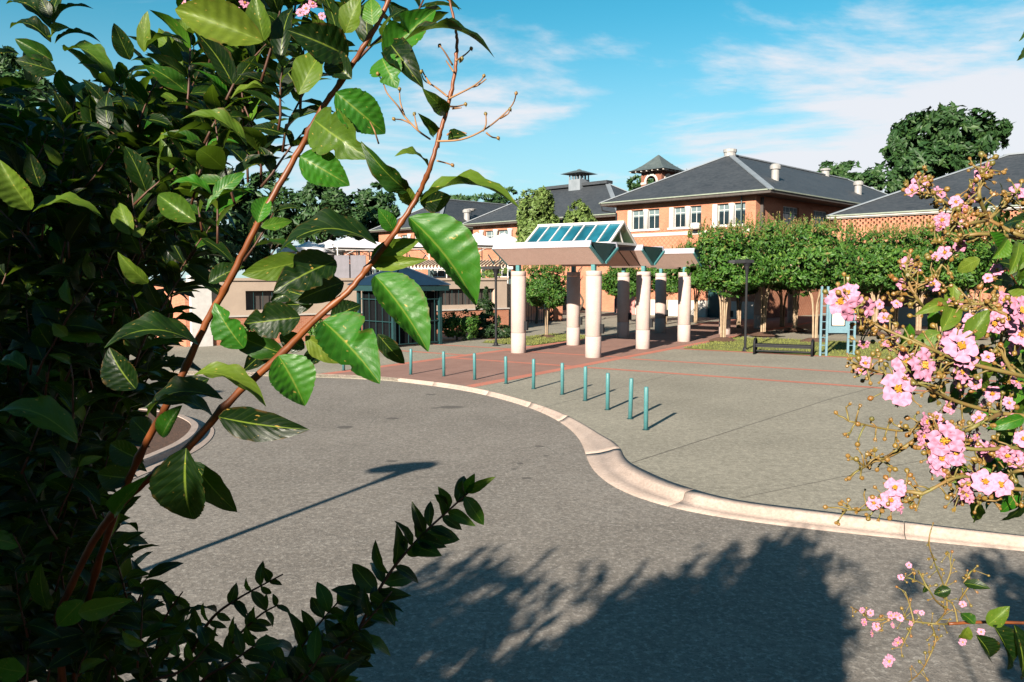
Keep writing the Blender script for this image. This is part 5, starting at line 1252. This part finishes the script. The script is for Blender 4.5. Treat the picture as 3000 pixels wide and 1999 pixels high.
# the dark mass behind: twigs with paired leaves
def right_edge(y):
    T_ = ((-60,600),(60,600),(150,640),(300,600),(450,560),(560,500),(640,410),(720,400),(800,430),(900,400),(1000,350),(1100,230),(1200,300),(1300,350),(1400,450),(1568,460),(1700,460))
    for (y0, x0), (y1, x1) in zip(T_, T_[1:]):
        if y0 <= y <= y1: return x0+(x1-x0)*(y-y0)/(y1-y0)
    return 400
def top_edge(x):
    T_ = ((-200,60),(0,130),(90,150),(150,160),(230,190),(300,140),(380,100),(430,90),(520,60),(600,40),(700,0))
    for (x0, y0), (x1, y1) in zip(T_, T_[1:]):
        if x0 <= x <= x1: return y0+(y1-y0)*(x-x0)/(x1-x0)
    return 0
twm = MB(); cand = []
def twig_with_leaves(x, y, Y, ang, Lpx, leafpx, rnd, out, tb, rr=.0016):
    P = at(x, y, Y); e = Vector((sin(ang), rnd.uniform(-.25,.25), cos(ang))); L = Lpx*Y/F; k = max(3, int(Lpx/34)); prev = P; pts = [P]
    for i in range(k):
        e = (e+Vector((rnd.gauss(0,.09), rnd.gauss(0,.09), rnd.gauss(0,.06)+.02))).normalized(); q = prev+e*L/k; pts.append(q)
        for s in (-1, 1):
            if rnd.random() < .12: continue
            side = e.cross(Vector((rnd.gauss(0,.4), -1, rnd.gauss(0,.3)))).normalized()*s
            if i % 2: side.rotate(Quaternion(e, 1.1))
            d = (e*rnd.uniform(.25,.9)+side*rnd.uniform(.6,1.0)+Vector((0,0,rnd.uniform(-.45,.15)))).normalized(); ll = leafpx*Y/F*rnd.uniform(.65,1.15)*(1-.25*i/k)
            n_ = (Vector((rnd.gauss(0,.45), rnd.gauss(-.35,.45), 1))).normalized()
            out.append((q, q+d*ll, n_))
        prev = q
    tb.tube(pts, [rr*(1-.6*i/len(pts)) for i in range(len(pts))], 5)
tries = 0; ntw = 0
while ntw < 420 and tries < 6000:
    tries += 1
    y = rnd.uniform(60, 1640); x = rnd.uniform(-170, 620); Y = rnd.uniform(.95, 1.6); Lp = rnd.uniform(150, 260); ang = rnd.gauss(.22,.4)
    xe = x+sin(ang)*Lp; ye = y-cos(ang)*Lp
    if x > right_edge(y)-40 or xe > right_edge(ye)-20 or ye < top_edge(xe)+40: continue
    twig_with_leaves(x, y, Y, ang, Lp, rnd.uniform(85,125), rnd, cand, twm); ntw += 1
for (x, y, ang, Lp, lf, Y) in ((470,330,.5,210,120,.86),(520,230,.3,200,125,.84),(560,330,.2,220,115,.9),(600,190,.4,190,130,.8),(640,300,.3,170,120,.82),(430,250,.1,210,115,.95),(480,150,.5,180,115,.9),(650,130,.5,160,120,.8),(720,180,.6,150,115,.8),
        (540,470,-.2,200,120,.85),(600,430,.7,150,110,.85),(440,470,.3,200,115,.95),(500,560,-.1,190,115,.95),(760,120,.5,140,110,.78),(570,110,.1,150,115,.9),(820,140,.9,120,110,.76),(700,60,.2,120,105,.85),(930,120,.4,150,105,.8),(600,420,.2,170,115,.88),(650,350,.15,160,115,.86),(570,420,-.1,180,110,.92),(690,250,.1,150,110,.84),(540,300,.4,170,115,.9),(620,130,.2,150,110,.86),(580,200,-.1,170,115,.9),(420,620,.5,170,110,1.0),(380,700,.3,190,110,1.0),(560,600,.6,130,95,.95)):
    twig_with_leaves(x, y, Y, ang, Lp, lf, rnd, cand, twm)
stuff(twm.build('twig', M['twig_dark'], lm, True, True))
def scatter_leaves(parent, cand, nparts, mats, rnd, low=('a','b','c','d')):
    cand.sort(key=lambda c: c[0].y); st = {m: MB() for m in mats}
    names = list(mats); wts = [mats[m] for m in names]
    for i, (b, tip, n_) in enumerate(cand):
        mat = rnd.choices(names, wts)[0]; k = rnd.choice(low); m = leaf_matrix(b, tip, n_, rnd.uniform(.85,1.2))
        if i < nparts: put_leaf(parent, k, mat, m)
        else: v, f, u = LOW[k]; st[mat].add(v, f, m, 0, u)
    allm = MB(); order = names
    for mi, nm in enumerate(order):
        s = st[nm]; off = len(allm.v); fo = len(allm.f); allm.v += s.v
        for j, f in enumerate(s.f):
            if j in s.uv: allm.uv[fo+j] = s.uv[j]
            allm.f.append(tuple(off+q for q in f)); allm.mi.append(mi)
    if allm.f: stuff(allm.build('foliage', [M[n] for n in order], parent, True, True))
scatter_leaves(lm, cand, 300-nleaf, {'leaf_shaded': .82, 'leaf': .08, 'leaf_yellow': .06, 'leaf_bright': .04}, rnd)  # shade of the inner mass comes from the colours, few lit ones
# a faded flower head high in the left shrub
def petal_flower(seed, open_=1.0):
    rnd = random.Random(seed); mb = MB()
    for k in range(6):
        a = 6.283*k/6+rnd.gauss(0,.12); R_ = Matrix.Rotation(a, 4, 'Z'); n = 5; el = rnd.uniform(-.1,.5)
        c = Vector((.60,0,.12+el*.3)); ring = []; i_ = len(mb.v); K_ = 12; w1 = rnd.random()*6
        for j in range(K_):
            b = 6.283*j/K_; r = .40*(1+.13*sin(3*b+w1)+rnd.uniform(-.12,.12)); ring.append(c+Vector((cos(b)*r*.95, sin(b)*r, .13*sin(4*b+w1*2)+rnd.uniform(-.06,.06))))
        mb.v += [R_@c]+[R_@(c.lerp(q, .55)+Vector((0,0,rnd.uniform(-.05,.07)))) for q in ring]+[R_@q for q in ring]
        for j in range(K_):
            j1 = (j+1) % K_; mb.f += [(i_, i_+1+j, i_+1+j1), (i_+1+j, i_+1+K_+j, i_+1+K_+j1, i_+1+j1)]; mb.mi += [0, 0]
        i0 = [Vector((.08,-.03,.02)), Vector((.08,.03,.02)), c+Vector((-.22,.05,0)), c+Vector((-.22,-.05,0))]; mb.face([R_@p for p in i0], 0)
    for j in range(22):
        d = Vector((rnd.gauss(0,.5), rnd.gauss(0,.5), 1)).normalized(); p = Vector((0,0,.08))+Vector((d.x*.27,d.y*.27,.2+.1*rnd.random())); r = .075
        mb.face([p+Vector((r,0,0)), p+Vector((0,r,0)), p+Vector((0,0,r))], 1); mb.face([p+Vector((-r,0,0)), p+Vector((0,0,r)), p+Vector((0,r,0))], 1); mb.face([p+Vector((r,0,0)), p+Vector((0,0,r)), p+Vector((0,-r,0))], 1); mb.face([p+Vector((-r,0,0)), p+Vector((0,-r,0)), p+Vector((0,0,r))], 1)
    return mb.mesh('flower', [M['petal'], M['stamen']], True)
FM = [petal_flower(s) for s in (1,2,3,4)]
bm0 = MB(); bm0.lathe([(.02,-1.5),(.16,-1.05),(.62,-.65),(.95,0),(.75,.62),(.28,.95),(.02,1.15)], n=8); BUDM = bm0.mesh('bud', M['bud'], True)
bm0 = MB(); bm0.lathe([(.02,-1.3),(.5,-.6),(.8,0),(.62,.45)], n=6)
for k in range(6):
    a = 6.283*k/6; bm0.face([(cos(a-.4)*.62,sin(a-.4)*.62,.45),(cos(a+.4)*.62,sin(a+.4)*.62,.45),(cos(a)*1.05,sin(a)*1.05,.95)])
CUPM = bm0.mesh('bud', M['bud'], False)
def put(parent, name, me, p, z, size, rnd):
    q = z.to_track_quat('Z','Y').to_matrix().to_4x4() @ Matrix.Rotation(rnd.random()*6.283, 4, 'Z')
    o = bpy.data.objects.new(name, me); C.objects.link(o); o.parent = parent
    o.matrix_basis = MATS[parent.name].inverted() @ (Matrix.Translation(p) @ q @ Matrix.Scale(size, 4)); return o
for q in q_bud: put(lm, 'bud', BUDM, q, Vector((rnd.gauss(0,.4),-.2,1)), .0016, rnd)
for x, y, d in ((562,8,26),(585,20,24),(545,26,20),(705,22,26),(718,10,22),(690,30,20),(740,38,18),(424,8,16),(440,20,18)):
    put(lm, 'flower', FM[x % 4], at(x,y,.78), Vector((rnd.gauss(0,.4),-1,.2)), d*.5*.78/F, rnd)

# ---- low shrub at the bottom, in shade
ls = empty('crepe_myrtle', 'low leafy crepe myrtle shoots rising from the bottom edge, in shade', 'shrub', (-.3, 1.1, 1.5))
rnd = random.Random(91); tb = MB(); cand = []; main_cand = []
root = Vector((-.35, 1.1, 1.55))
def shoot(px, Y, leafpx, step, r0=.0032, last=True):
    P = [at(x, y, Y) for x, y in px]; P = smooth_line(P, 6); tb.tube([root.lerp(P[0],.0), root.lerp(P[0],.6)+Vector((0,0,.04))]+P, [r0*1.6, r0*1.3]+[r0*(1-.7*i/len(P)) for i in range(len(P))], 6)
    L = 0; nxt = 0; side = 1; tot = sum((b-a).length for a, b in zip(P, P[1:]))
    for a, b in zip(P, P[1:]):
        e = (b-a).normalized(); L += (b-a).length
        while L > nxt:
            f = nxt/tot; nxt += step*Y/F
            for s in (-1, 1):
                sd = e.cross(Vector((rnd.gauss(0,.25),-1,rnd.gauss(0,.2)))).normalized()*s
                d = (e*rnd.uniform(.15,.8)+sd*rnd.uniform(.5,1.0)+Vector((rnd.gauss(0,.15),rnd.gauss(0,.45),rnd.gauss(-.1,.22)))).normalized(); ll = leafpx*Y/F*rnd.uniform(.65,1.25)*(1.0-.3*f)
                cand.append((a, a+d*ll, Vector((rnd.gauss(0,.35), rnd.gauss(-.75,.3), .75)).normalized()))
shoot([(740,1640),(800,1500),(880,1340),(960,1240),(1040,1165),(1085,1125)], 1.15, 100, 25)
shoot([(560,1640),(640,1560),(720,1450),(780,1380)], 1.2, 95, 28); shoot([(480,1640),(520,1500),(590,1420),(640,1390)], 1.3, 70, 30)
shoot([(640,1640),(700,1540),(820,1450),(900,1360)], 1.1, 90, 28); shoot([(430,1520),(480,1430),(540,1380),(650,1320)], 1.25, 66, 30)
shoot([(350,1640),(360,1500),(380,1420),(420,1360)], 1.2, 80, 34); shoot([(240,1640),(260,1500),(300,1420),(330,1350)], 1.15, 90, 36)
shoot([(120,1640),(150,1500),(200,1420),(260,1380)], 1.1, 95, 38); shoot([(420,1640),(470,1560),(520,1530),(590,1480)], 1.1, 105, 36); shoot([(300,1700),(330,1580),(420,1540),(480,1480)], 1.05, 95, 36); shoot([(20,1640),(60,1540),(90,1460),(130,1400)], 1.1, 90, 36)
shoot([(600,1700),(640,1620),(700,1560),(740,1500)], 1.0, 100, 34); shoot([(500,1720),(560,1640),(600,1580),(630,1520)], 1.0, 100, 34); shoot([(680,1720),(720,1650),(760,1560),(800,1500)], 1.05, 100, 34)
tb.build('stem', M['twig_dark'], ls, True, True)
for b, t, k, mat in (((1072,1130),(1136,1098),'slim','leaf_yellow'), ((1068,1132),(1090,1090),'flat','leaf_bright')):
    put_leaf(ls, k, mat, leaf_matrix(at(*b,1.15), at(*t,1.13), TOW, 1.0))
scatter_leaves(ls, cand, 298, {'leaf_shaded': .8, 'leaf': .2}, rnd)

# ---- the flowering crepe myrtle on the right
rm = empty('crepe_myrtle', 'pink-flowering crepe myrtle reaching in from the right edge with golden buds', 'shrub', (1.35, 1.0, 1.55))
rnd = random.Random(55); YR = .92
flowers = [(1968,708,74,.90),(1928,693,60,.91),(1950,676,50,.93),(2115,840,76,.88),(2060,895,78,.88),(2078,832,58,.9),(2070,866,52,.91),(2205,795,74,.89),(2178,778,52,.91),(2215,832,54,.9),(2205,858,48,.91),
 (2338,712,62,.88),(2312,735,56,.9),(2282,742,50,.9),(2346,772,52,.9),(2300,690,40,.92),(2172,1008,78,.87),(2190,1040,60,.88),(2160,1050,56,.88),(2150,1074,52,.89),(2122,972,46,.9),(2118,1000,42,.9),
 (2262,1108,56,.88),(2296,1114,54,.89),(2330,1056,46,.9),(2315,1042,48,.89),(2268,1030,40,.92),(2220,1112,46,.9),(2216,1140,42,.9),(2056,1122,46,.9),(2045,1150,46,.9),(2062,1164,36,.9),(2008,1156,32,.91),
 (2264,390,38,1.0),(2255,400,30,1.0),(2112,424,36,1.0),(2125,418,28,1.0),(2094,438,26,1.0),(2156,445,32,1.0),(2233,435,28,1.0),(2228,452,22,1.0),(2336,442,38,1.0),(2196,465,28,1.0),(2240,460,20,1.0),(2213,480,24,1.0),
 (2083,606,30,.98),(2100,622,28,.98),(2076,652,28,.98),(2142,655,34,.97),(2170,580,30,.98),(2206,565,28,.98),(2166,505,34,.98),(2158,520,24,.98),(2200,516,26,.98),(2200,705,28,.95),(2150,590,20,.98),
 (2030,730,26,.95),(2046,790,34,.93),(2055,770,28,.94),(1985,790,24,.94),(1990,835,34,.92),(1978,850,28,.92),(2150,960,28,.92),(2240,880,30,.92),(2330,880,38,.92),(2250,960,30,.92),(2128,1018,34,.9),(2290,620,26,.98),(2270,640,22,.98),(2308,690,30,.96),
 (2344,590,26,1.0),(2180,700,26,.96),(2020,700,22,.97),(2240,1000,30,.92),(2350,1010,40,.9),(2330,800,34,.93),(2060,700,24,.97)]
axes = [[(2420,560),(2340,540),(2270,505),(2180,470),(2125,430),(2110,424)], [(2270,505),(2250,450),(2258,410),(2264,390)], [(2270,505),(2310,470),(2336,442)], [(2420,560),(2330,545),(2230,540),(2190,575),(2150,630),(2142,655)],
 [(2270,505),(2215,515),(2166,505)], [(2230,770),(2160,745),(2110,690),(2085,640),(2083,606)], [(2420,880),(2330,860),(2210,830),(2110,790),(2010,745),(1968,708)], [(2420,960),(2300,950),(2190,920),(2110,880),(2020,855),(1980,845)],
 [(2420,1030),(2330,1030),(2220,1030),(2140,985),(2060,990),(1950,968)], [(2420,1130),(2300,1120),(2210,1095),(2120,1135),(2030,1168),(1945,1172)], [(2420,740),(2330,730),(2260,700),(2200,705)], [(2210,830),(2160,850),(2110,880),(2060,895)],
 [(2300,950),(2240,980),(2190,1010),(2150,1060)], [(2420,1090),(2350,1080),(2290,1110),(2250,1160)], [(2190,920),(2150,905),(2090,850),(2046,790)], [(2120,1135),(2080,1130),(2050,1140)],[(2140,985),(2060,1040),(2010,1060),(1975,1080)],[(2330,860),(2300,800),(2310,735)]]
br = MB(); rootR = Vector((1.35, 1.0, 1.6)); petb = MB(); buds = []
hub = at(2470, 900, 1.0)
br.tube(smooth_line([rootR, rootR.lerp(hub,.5)+Vector((.1,0,.1)), hub], 6), [.016-.006*i/12 for i in range(13)], 8)
for ax in axes:
    Ys = .98 if ax[-1][1] < 660 else .91
    P = smooth_line([at(x, y, Ys+.03*sin(x*.05)) for x, y in ax], 5); n = len(P)
    pre = [hub] if ax[0][0] > 2400 else []
    br.tube(pre+P, [.004]*len(pre)+[.0030-.0020*i/n for i in range(n)], 6)
    for i in range(2, n):
        f = i/n
        for _ in range(2 if f > .35 else 1):
            d = Vector((rnd.gauss(0,1), rnd.gauss(0,.7), rnd.gauss(.1,1))).normalized()+(P[i]-P[i-1]).normalized()*.5; ln = rnd.uniform(10,38)*Ys/F
            q = P[i]+d.normalized()*ln; petb.tube([P[i], P[i].lerp(q,.5)+Vector((0,0,.001)), q], [.0012,.0010,.0010], 5)
            for _b in range(rnd.choice((1,1,1,2))):
                d2 = (d.normalized()+Vector((rnd.gauss(0,.5), rnd.gauss(0,.5), rnd.gauss(0,.5)))).normalized(); q2 = q+d2*rnd.uniform(6,20)*Ys/F; petb.tube([q, q2], [.0010,.0009], 4)
                buds.append((q2, d2, rnd.uniform(3.2,7.2)*Ys/F))
rx_ = random.Random(8)
for _ in range(24):
    x = rx_.uniform(2160, 2345); y = rx_.uniform(680, 1170); flowers.append((x, y, rx_.uniform(26, 50), rx_.uniform(.93, 1.02)))
for x, y, d, Y in flowers:                                  # stalks and buds around each flower head
    P0 = at(x, y, Y)
    e = min((at(*p, Y) for a in axes for p in a), key=lambda q: (q-P0).length if (q-P0).length > 1e-4 else 9)
    petb.tube([P0+Vector((0,.006,0)), P0.lerp(e,.5)+Vector((0,.012,-.004)), e+Vector((0,.008,0))], [.0008,.0009,.001], 4)
    for _ in range(3):
        d2 = Vector((rnd.gauss(0,1), rnd.gauss(.3,.5), rnd.gauss(0,1))).normalized(); q2 = P0+d2*(d*.5+rnd.uniform(4,24))*Y/F; petb.tube([P0+Vector((0,.01,0)), q2], [.0008,.0007], 4); buds.append((q2, d2, rnd.uniform(4,8)*Y/F))
br.build('branch', M['twig_green'], rm, True, True); stuff(petb.build('flower_stalk', M['twig_green'], rm, True, True))
for i, (x, y, d, Y) in enumerate(flowers): put(rm, 'flower', FM[i % 4], at(x, y, Y), Vector((rnd.gauss(-.15,.45), -1, rnd.gauss(.1,.4))), d*.55*Y/F, rnd)
buds.sort(key=lambda b: -b[2]); rest = MB()
for i, (p, d, s) in enumerate(buds):
    me = BUDM if rnd.random() < .72 else CUPM
    if i < 300: put(rm, 'bud', me, p, d, s, rnd)
    else:
        m = Matrix.Translation(p) @ d.to_track_quat('Z','Y').to_matrix().to_4x4() @ Matrix.Scale(s, 4); rest.add([v.co.copy() for v in me.vertices], [tuple(f.vertices) for f in me.polygons], m)
if rest.f: stuff(rest.build('small_buds', M['bud'], rm, False, True))
RL = [((2164,761),(2200,690),44,.9,'fold','leaf_yellow'),((2176,695),(2104,722),30,.92,'arch','leaf_yellow'),((2224,782),(2273,712),48,.9,'fold','leaf_yellow'),((2090,744),(2068,796),32,.93,'fold','leaf_bright'),((2162,764),(2092,798),38,.92,'flat','leaf_yellow'),
 ((2250,830),(2251,896),42,.93,'wide','leaf_yellow'),((2353,960),(2266,986),32,.9,'arch','leaf_bright'),((2342,557),(2322,630),52,.92,'fold','leaf_yellow'),((2274,533),(2288,586),38,.95,'wide','leaf_bright'),((2315,550),(2283,594),44,.95,'wide','leaf_bright'),
 ((2350,580),(2338,650),60,.9,'wide','leaf_bright'),((2282,800),(2236,850),44,.98,'flat','leaf_shaded'),((2340,830),(2290,880),50,.98,'wide','leaf_shaded'),((2300,900),(2345,960),56,.98,'wide','leaf'),((2340,1130),(2300,1180),40,.97,'flat','leaf_bright'),((2353,1160),(2300,1200),44,.97,'flat','leaf_shaded'),
 ((2250,920),(2205,945),36,.98,'fold','leaf_shaded'),((2353,505),(2300,520),40,.98,'flat','leaf_shaded'),((2353,620),(2290,600),40,1.0,'flat','leaf_shaded'),((2330,650),(2260,640),40,1.0,'flat','leaf_shaded'),((2353,860),(2330,930),44,.97,'flat','leaf_bright'),((2240,840),(2200,900),40,.99,'flat','leaf_shaded'),((2353,1040),(2310,1000),40,.98,'fold','leaf_shaded'),
 ((2360,-6),(2347,96),46,.8,'wide','leaf_bright'),((2353,110),(2338,140),18,.8,'fold','leaf_shaded'),
 ((2282,1437),(2322,1540),70,.95,'wide','leaf_shaded'),((2243,1460),(2278,1516),50,.97,'wide','leaf_shaded'),((2330,1436),(2352,1566),64,.95,'wide','leaf_shaded'),((2270,1436),(2320,1395),40,.96,'fold','leaf_yellow'),((2240,1435),(2208,1408),40,.97,'fold','leaf'),((2225,1440),(2205,1470),30,.97,'fold','leaf_yellow'),((2215,1340),(2275,1352),24,1.0,'slim','leaf_shaded'),((2185,1355),(2145,1365),28,1.0,'fold','leaf_shaded'),((2120,1362),(2130,1340),14,1.0,'fold','leaf_shaded')]
rq = random.Random(21)
for _ in range(30):
    x = rq.uniform(2140, 2345); y = rq.uniform(560, 1150); a = rq.uniform(0, 6.28); l_ = rq.uniform(50, 95)
    if x+cos(a)*l_ > 2110: RL.append(((x, y), (x+cos(a)*l_, y+abs(sin(a))*l_*.8), rq.uniform(30, 46), rq.uniform(.95, 1.08), rq.choice(('fold','flat','twist','arch')), rq.choice(('leaf_yellow','leaf_bright','leaf','leaf_shaded'))))
for b, t, w_, Y, k, mat in RL:
    B = at(*b, Y); Tp = at(*t, Y+rnd.uniform(-.02,.03)); L = (Tp-B).length; bw = max(v.x for v in LT[k][0])-min(v.x for v in LT[k][0])
    put_leaf(rm, k, mat, leaf_matrix(B, Tp, (TOW+Vector((rnd.gauss(0,.25),0,rnd.uniform(0,.5)))).normalized(), max(.5, min(1.8, w_*Y/F/(L*bw)))))
# leaves filling in behind the blossoms along the right edge
cand = []; tb = MB(); k = 0
while k < 42:
    y = rnd.uniform(520, 1180); x = rnd.uniform(2290, 2480); k += 1
    twig_with_leaves(x, y, rnd.uniform(1.05,1.35), rnd.gauss(-.7,.4), rnd.uniform(60,130), 70, rnd, cand, tb, .0012)
stuff(tb.build('twig', M['twig'], rm, True, True))
scatter_leaves(rm, [c for c in cand if c[1].x/c[1].y > .59], 230, {'leaf_shaded': .6, 'leaf': .3, 'leaf_bright': .1}, rnd)

crR = blob_crown([((1.85,.9,2.9),(.75,.6,.95)),((2.3,.3,3.0),(.8,.8,.9))], 3500, .12, 56, None, .45)
stuff(crR.build('foliage', M['crepe'], rm, False, True))
# ---- thin flowering spray at the lower right
sp_ = empty('crepe_myrtle_spray', 'thin drooping spray of small pink flowers at the lower right above the shadow', 'plant', (1.35, 1.05, 1.55)); YS = 1.02
bt = MB(); st_ = MB(); a0 = at(2470, 1440, YS)
bt.tube(smooth_line([Vector((1.35,1.05,1.6)), a0+Vector((.2,0,-.3)), a0]+[at(x,y,YS) for x, y in ((2353,1432),(2250,1430),(2180,1434))], 4), .0022, 6); bt.build('branch', M['twig'], sp_, True, True)
sax = [[(2185,1434),(2150,1434),(2100,1428),(2060,1420),(2030,1432),(2005,1440)],[(2060,1420),(2000,1425),(1985,1410),(1955,1395)],[(2150,1434),(2175,1400),(2170,1350),(2150,1300),(2135,1250),(2140,1215)],[(2170,1350),(2185,1310),(2180,1270)],[(2175,1400),(2150,1380),(2130,1350),(2095,1330),(2075,1330)],
 [(2205,1380),(2225,1350),(2240,1330)],[(2215,1340),(2230,1315),(2240,1310)],[(2140,1436),(2150,1470),(2135,1510),(2115,1545),(2085,1570)],[(2100,1428),(2085,1460),(2070,1490)],[(2100,1428),(2090,1390),(2080,1360)],[(2130,1350),(2110,1310)],[(2200,1430),(2190,1390),(2160,1370)]]
for ax in sax:
    P = smooth_line([at(x, y, YS+.02*sin(x*.07)) for x, y in ax], 5); st_.tube(P, [.0014-.0007*i/len(P) for i in range(len(P))], 5)
    for i in range(2, len(P)):
        if rnd.random() < .75:
            d = Vector((rnd.gauss(0,1), rnd.gauss(0,.5), rnd.gauss(.2,1))).normalized(); q = P[i]+d*rnd.uniform(8,30)*YS/F; st_.tube([P[i], q], [.0006,.0005], 4); put(sp_, 'bud', BUDM if rnd.random() < .6 else CUPM, q, d, rnd.uniform(2.4,4.6)*YS/F, rnd)
stuff(st_.build('flower_stalk', M['twig_green'], sp_, True, True))
for i, (x, y, d) in enumerate(((2088,1299,14),(2070,1327,14),(1980,1402,14),(2000,1408,16),(1984,1430,18),(2012,1440,20),(2002,1456,16),(2060,1474,26),(2040,1518,30),(2046,1415,18),(2058,1412,18),(2068,1420,16),(2050,1437,14),(2212,1388,15),(2211,1475,18),(2254,1452,16),(2092,1433,12),(2104,1405,12),(2118,1408,12))):
    put(sp_, 'flower', FM[i % 4], at(x, y, YS-.01), Vector((rnd.gauss(0,.5),-1,rnd.gauss(.1,.4))), d*.56*YS/F, rnd)
wb = []  # unseen trees added behind and beside the camera to block sky fill
for (x, y, sz) in ((-26,-30,1.0),(-14,-38,1.15),(0,-34,1.0),(13,-40,1.1),(27,-32,1.0),(38,-18,1.0),(-38,-14,1.0),(40,2,1.0),(-42,5,.9)):
    wb += [((x,y,7.5*sz),(5,5,4.2*sz)),((x+2,y+1,9*sz),(3.5,3.5,3*sz)),((x-2.2,y-.5,8*sz),(3.5,3.5,3*sz)),((x,y,4*sz),(5,4,3*sz))]
o = stuff(blob_crown(wb, 18000, 1.0, 70).build('sky_blocking_trees', M['crown'])); tag(o, 'unseen belt of trees added behind the camera to cut the sky fill', 'sky_blocking_trees')
# ---- more of the same planting on the bank behind and beside the camera: it shades the left leaves and the road
def bank_bush(x, y, z, blobs, n, size, seed, label):
    t = empty('crepe_myrtle', label, 'shrub', (x, y, z), 0, 'crepe myrtles behind the camera')
    r = random.Random(seed); cm = blob_crown(blobs, n, size, seed, None, .45)
    for k in range(46):
        c_, q_ = blobs[r.choice((0, 1, 2))]; a = r.random()*6.283; f = sqrt(r.random())*.85
        if x > -3 and c_[0] > .3: continue
        p = Vector((c_[0]+cos(a)*q_[0]*f, c_[1]+sin(a)*q_[1]*f, c_[2]+q_[2]*sqrt(1-f*f)*.9)); ln = Vector((r.gauss(-.1,.35), r.gauss(0,.3), 1)).normalized()*r.uniform(.3,.65)
        for j in range(12):
            for s_ in range(2): clump_leaf(cm, p+ln*j/11+Vector((r.gauss(0,.035),r.gauss(0,.035),0)), Vector((r.gauss(0,1), r.gauss(0,1), .5)).normalized(), .1, r)
    cm.build('crown', M['crepe'], t)
    for k in range(4):
        mb = MB(); e = Vector((r.gauss(0,.4), r.gauss(0,.4), blobs[0][0][2])); mb.tube([(r.gauss(0,.06), r.gauss(0,.06), -.2), e*.5, e], [.03,.022,.01], 7); mb.build('trunk', M['bark_pale'], t, True)
bank_bush(-1.95, -.6, 1.5, [((0,0,1.6),(1.0,.9,.95)),((-.6,.1,1.8),(.9,.8,.65)),((.65,0,1.75),(.65,.65,.65)),((-.2,-.2,1.0),(1.1,.9,.8))], 15000, .19, 61, 'crepe myrtle on the bank at the left that shades the road')
bank_bush(-4.6, .2, 1.5, [((0,0,1.3),(1.1,1.0,.9)),((-.6,0,1.5),(.8,.8,.6)),((1.25,-.7,1.45),(.95,.85,.75))], 4500, .16, 62, 'crepe myrtle on the bank farther left')
bank_bush(-1.3, .22, 1.5, [((0,0,1.75),(.5,.42,.8)),((-.35,.05,1.5),(.5,.45,.8)),((.1,.05,1.1),(.5,.4,.6))], 4200, .15, 63, 'unseen crepe myrtle added on the bank to shade the dark left foliage')  # extra bush out of view, put in to shade the leaf mass
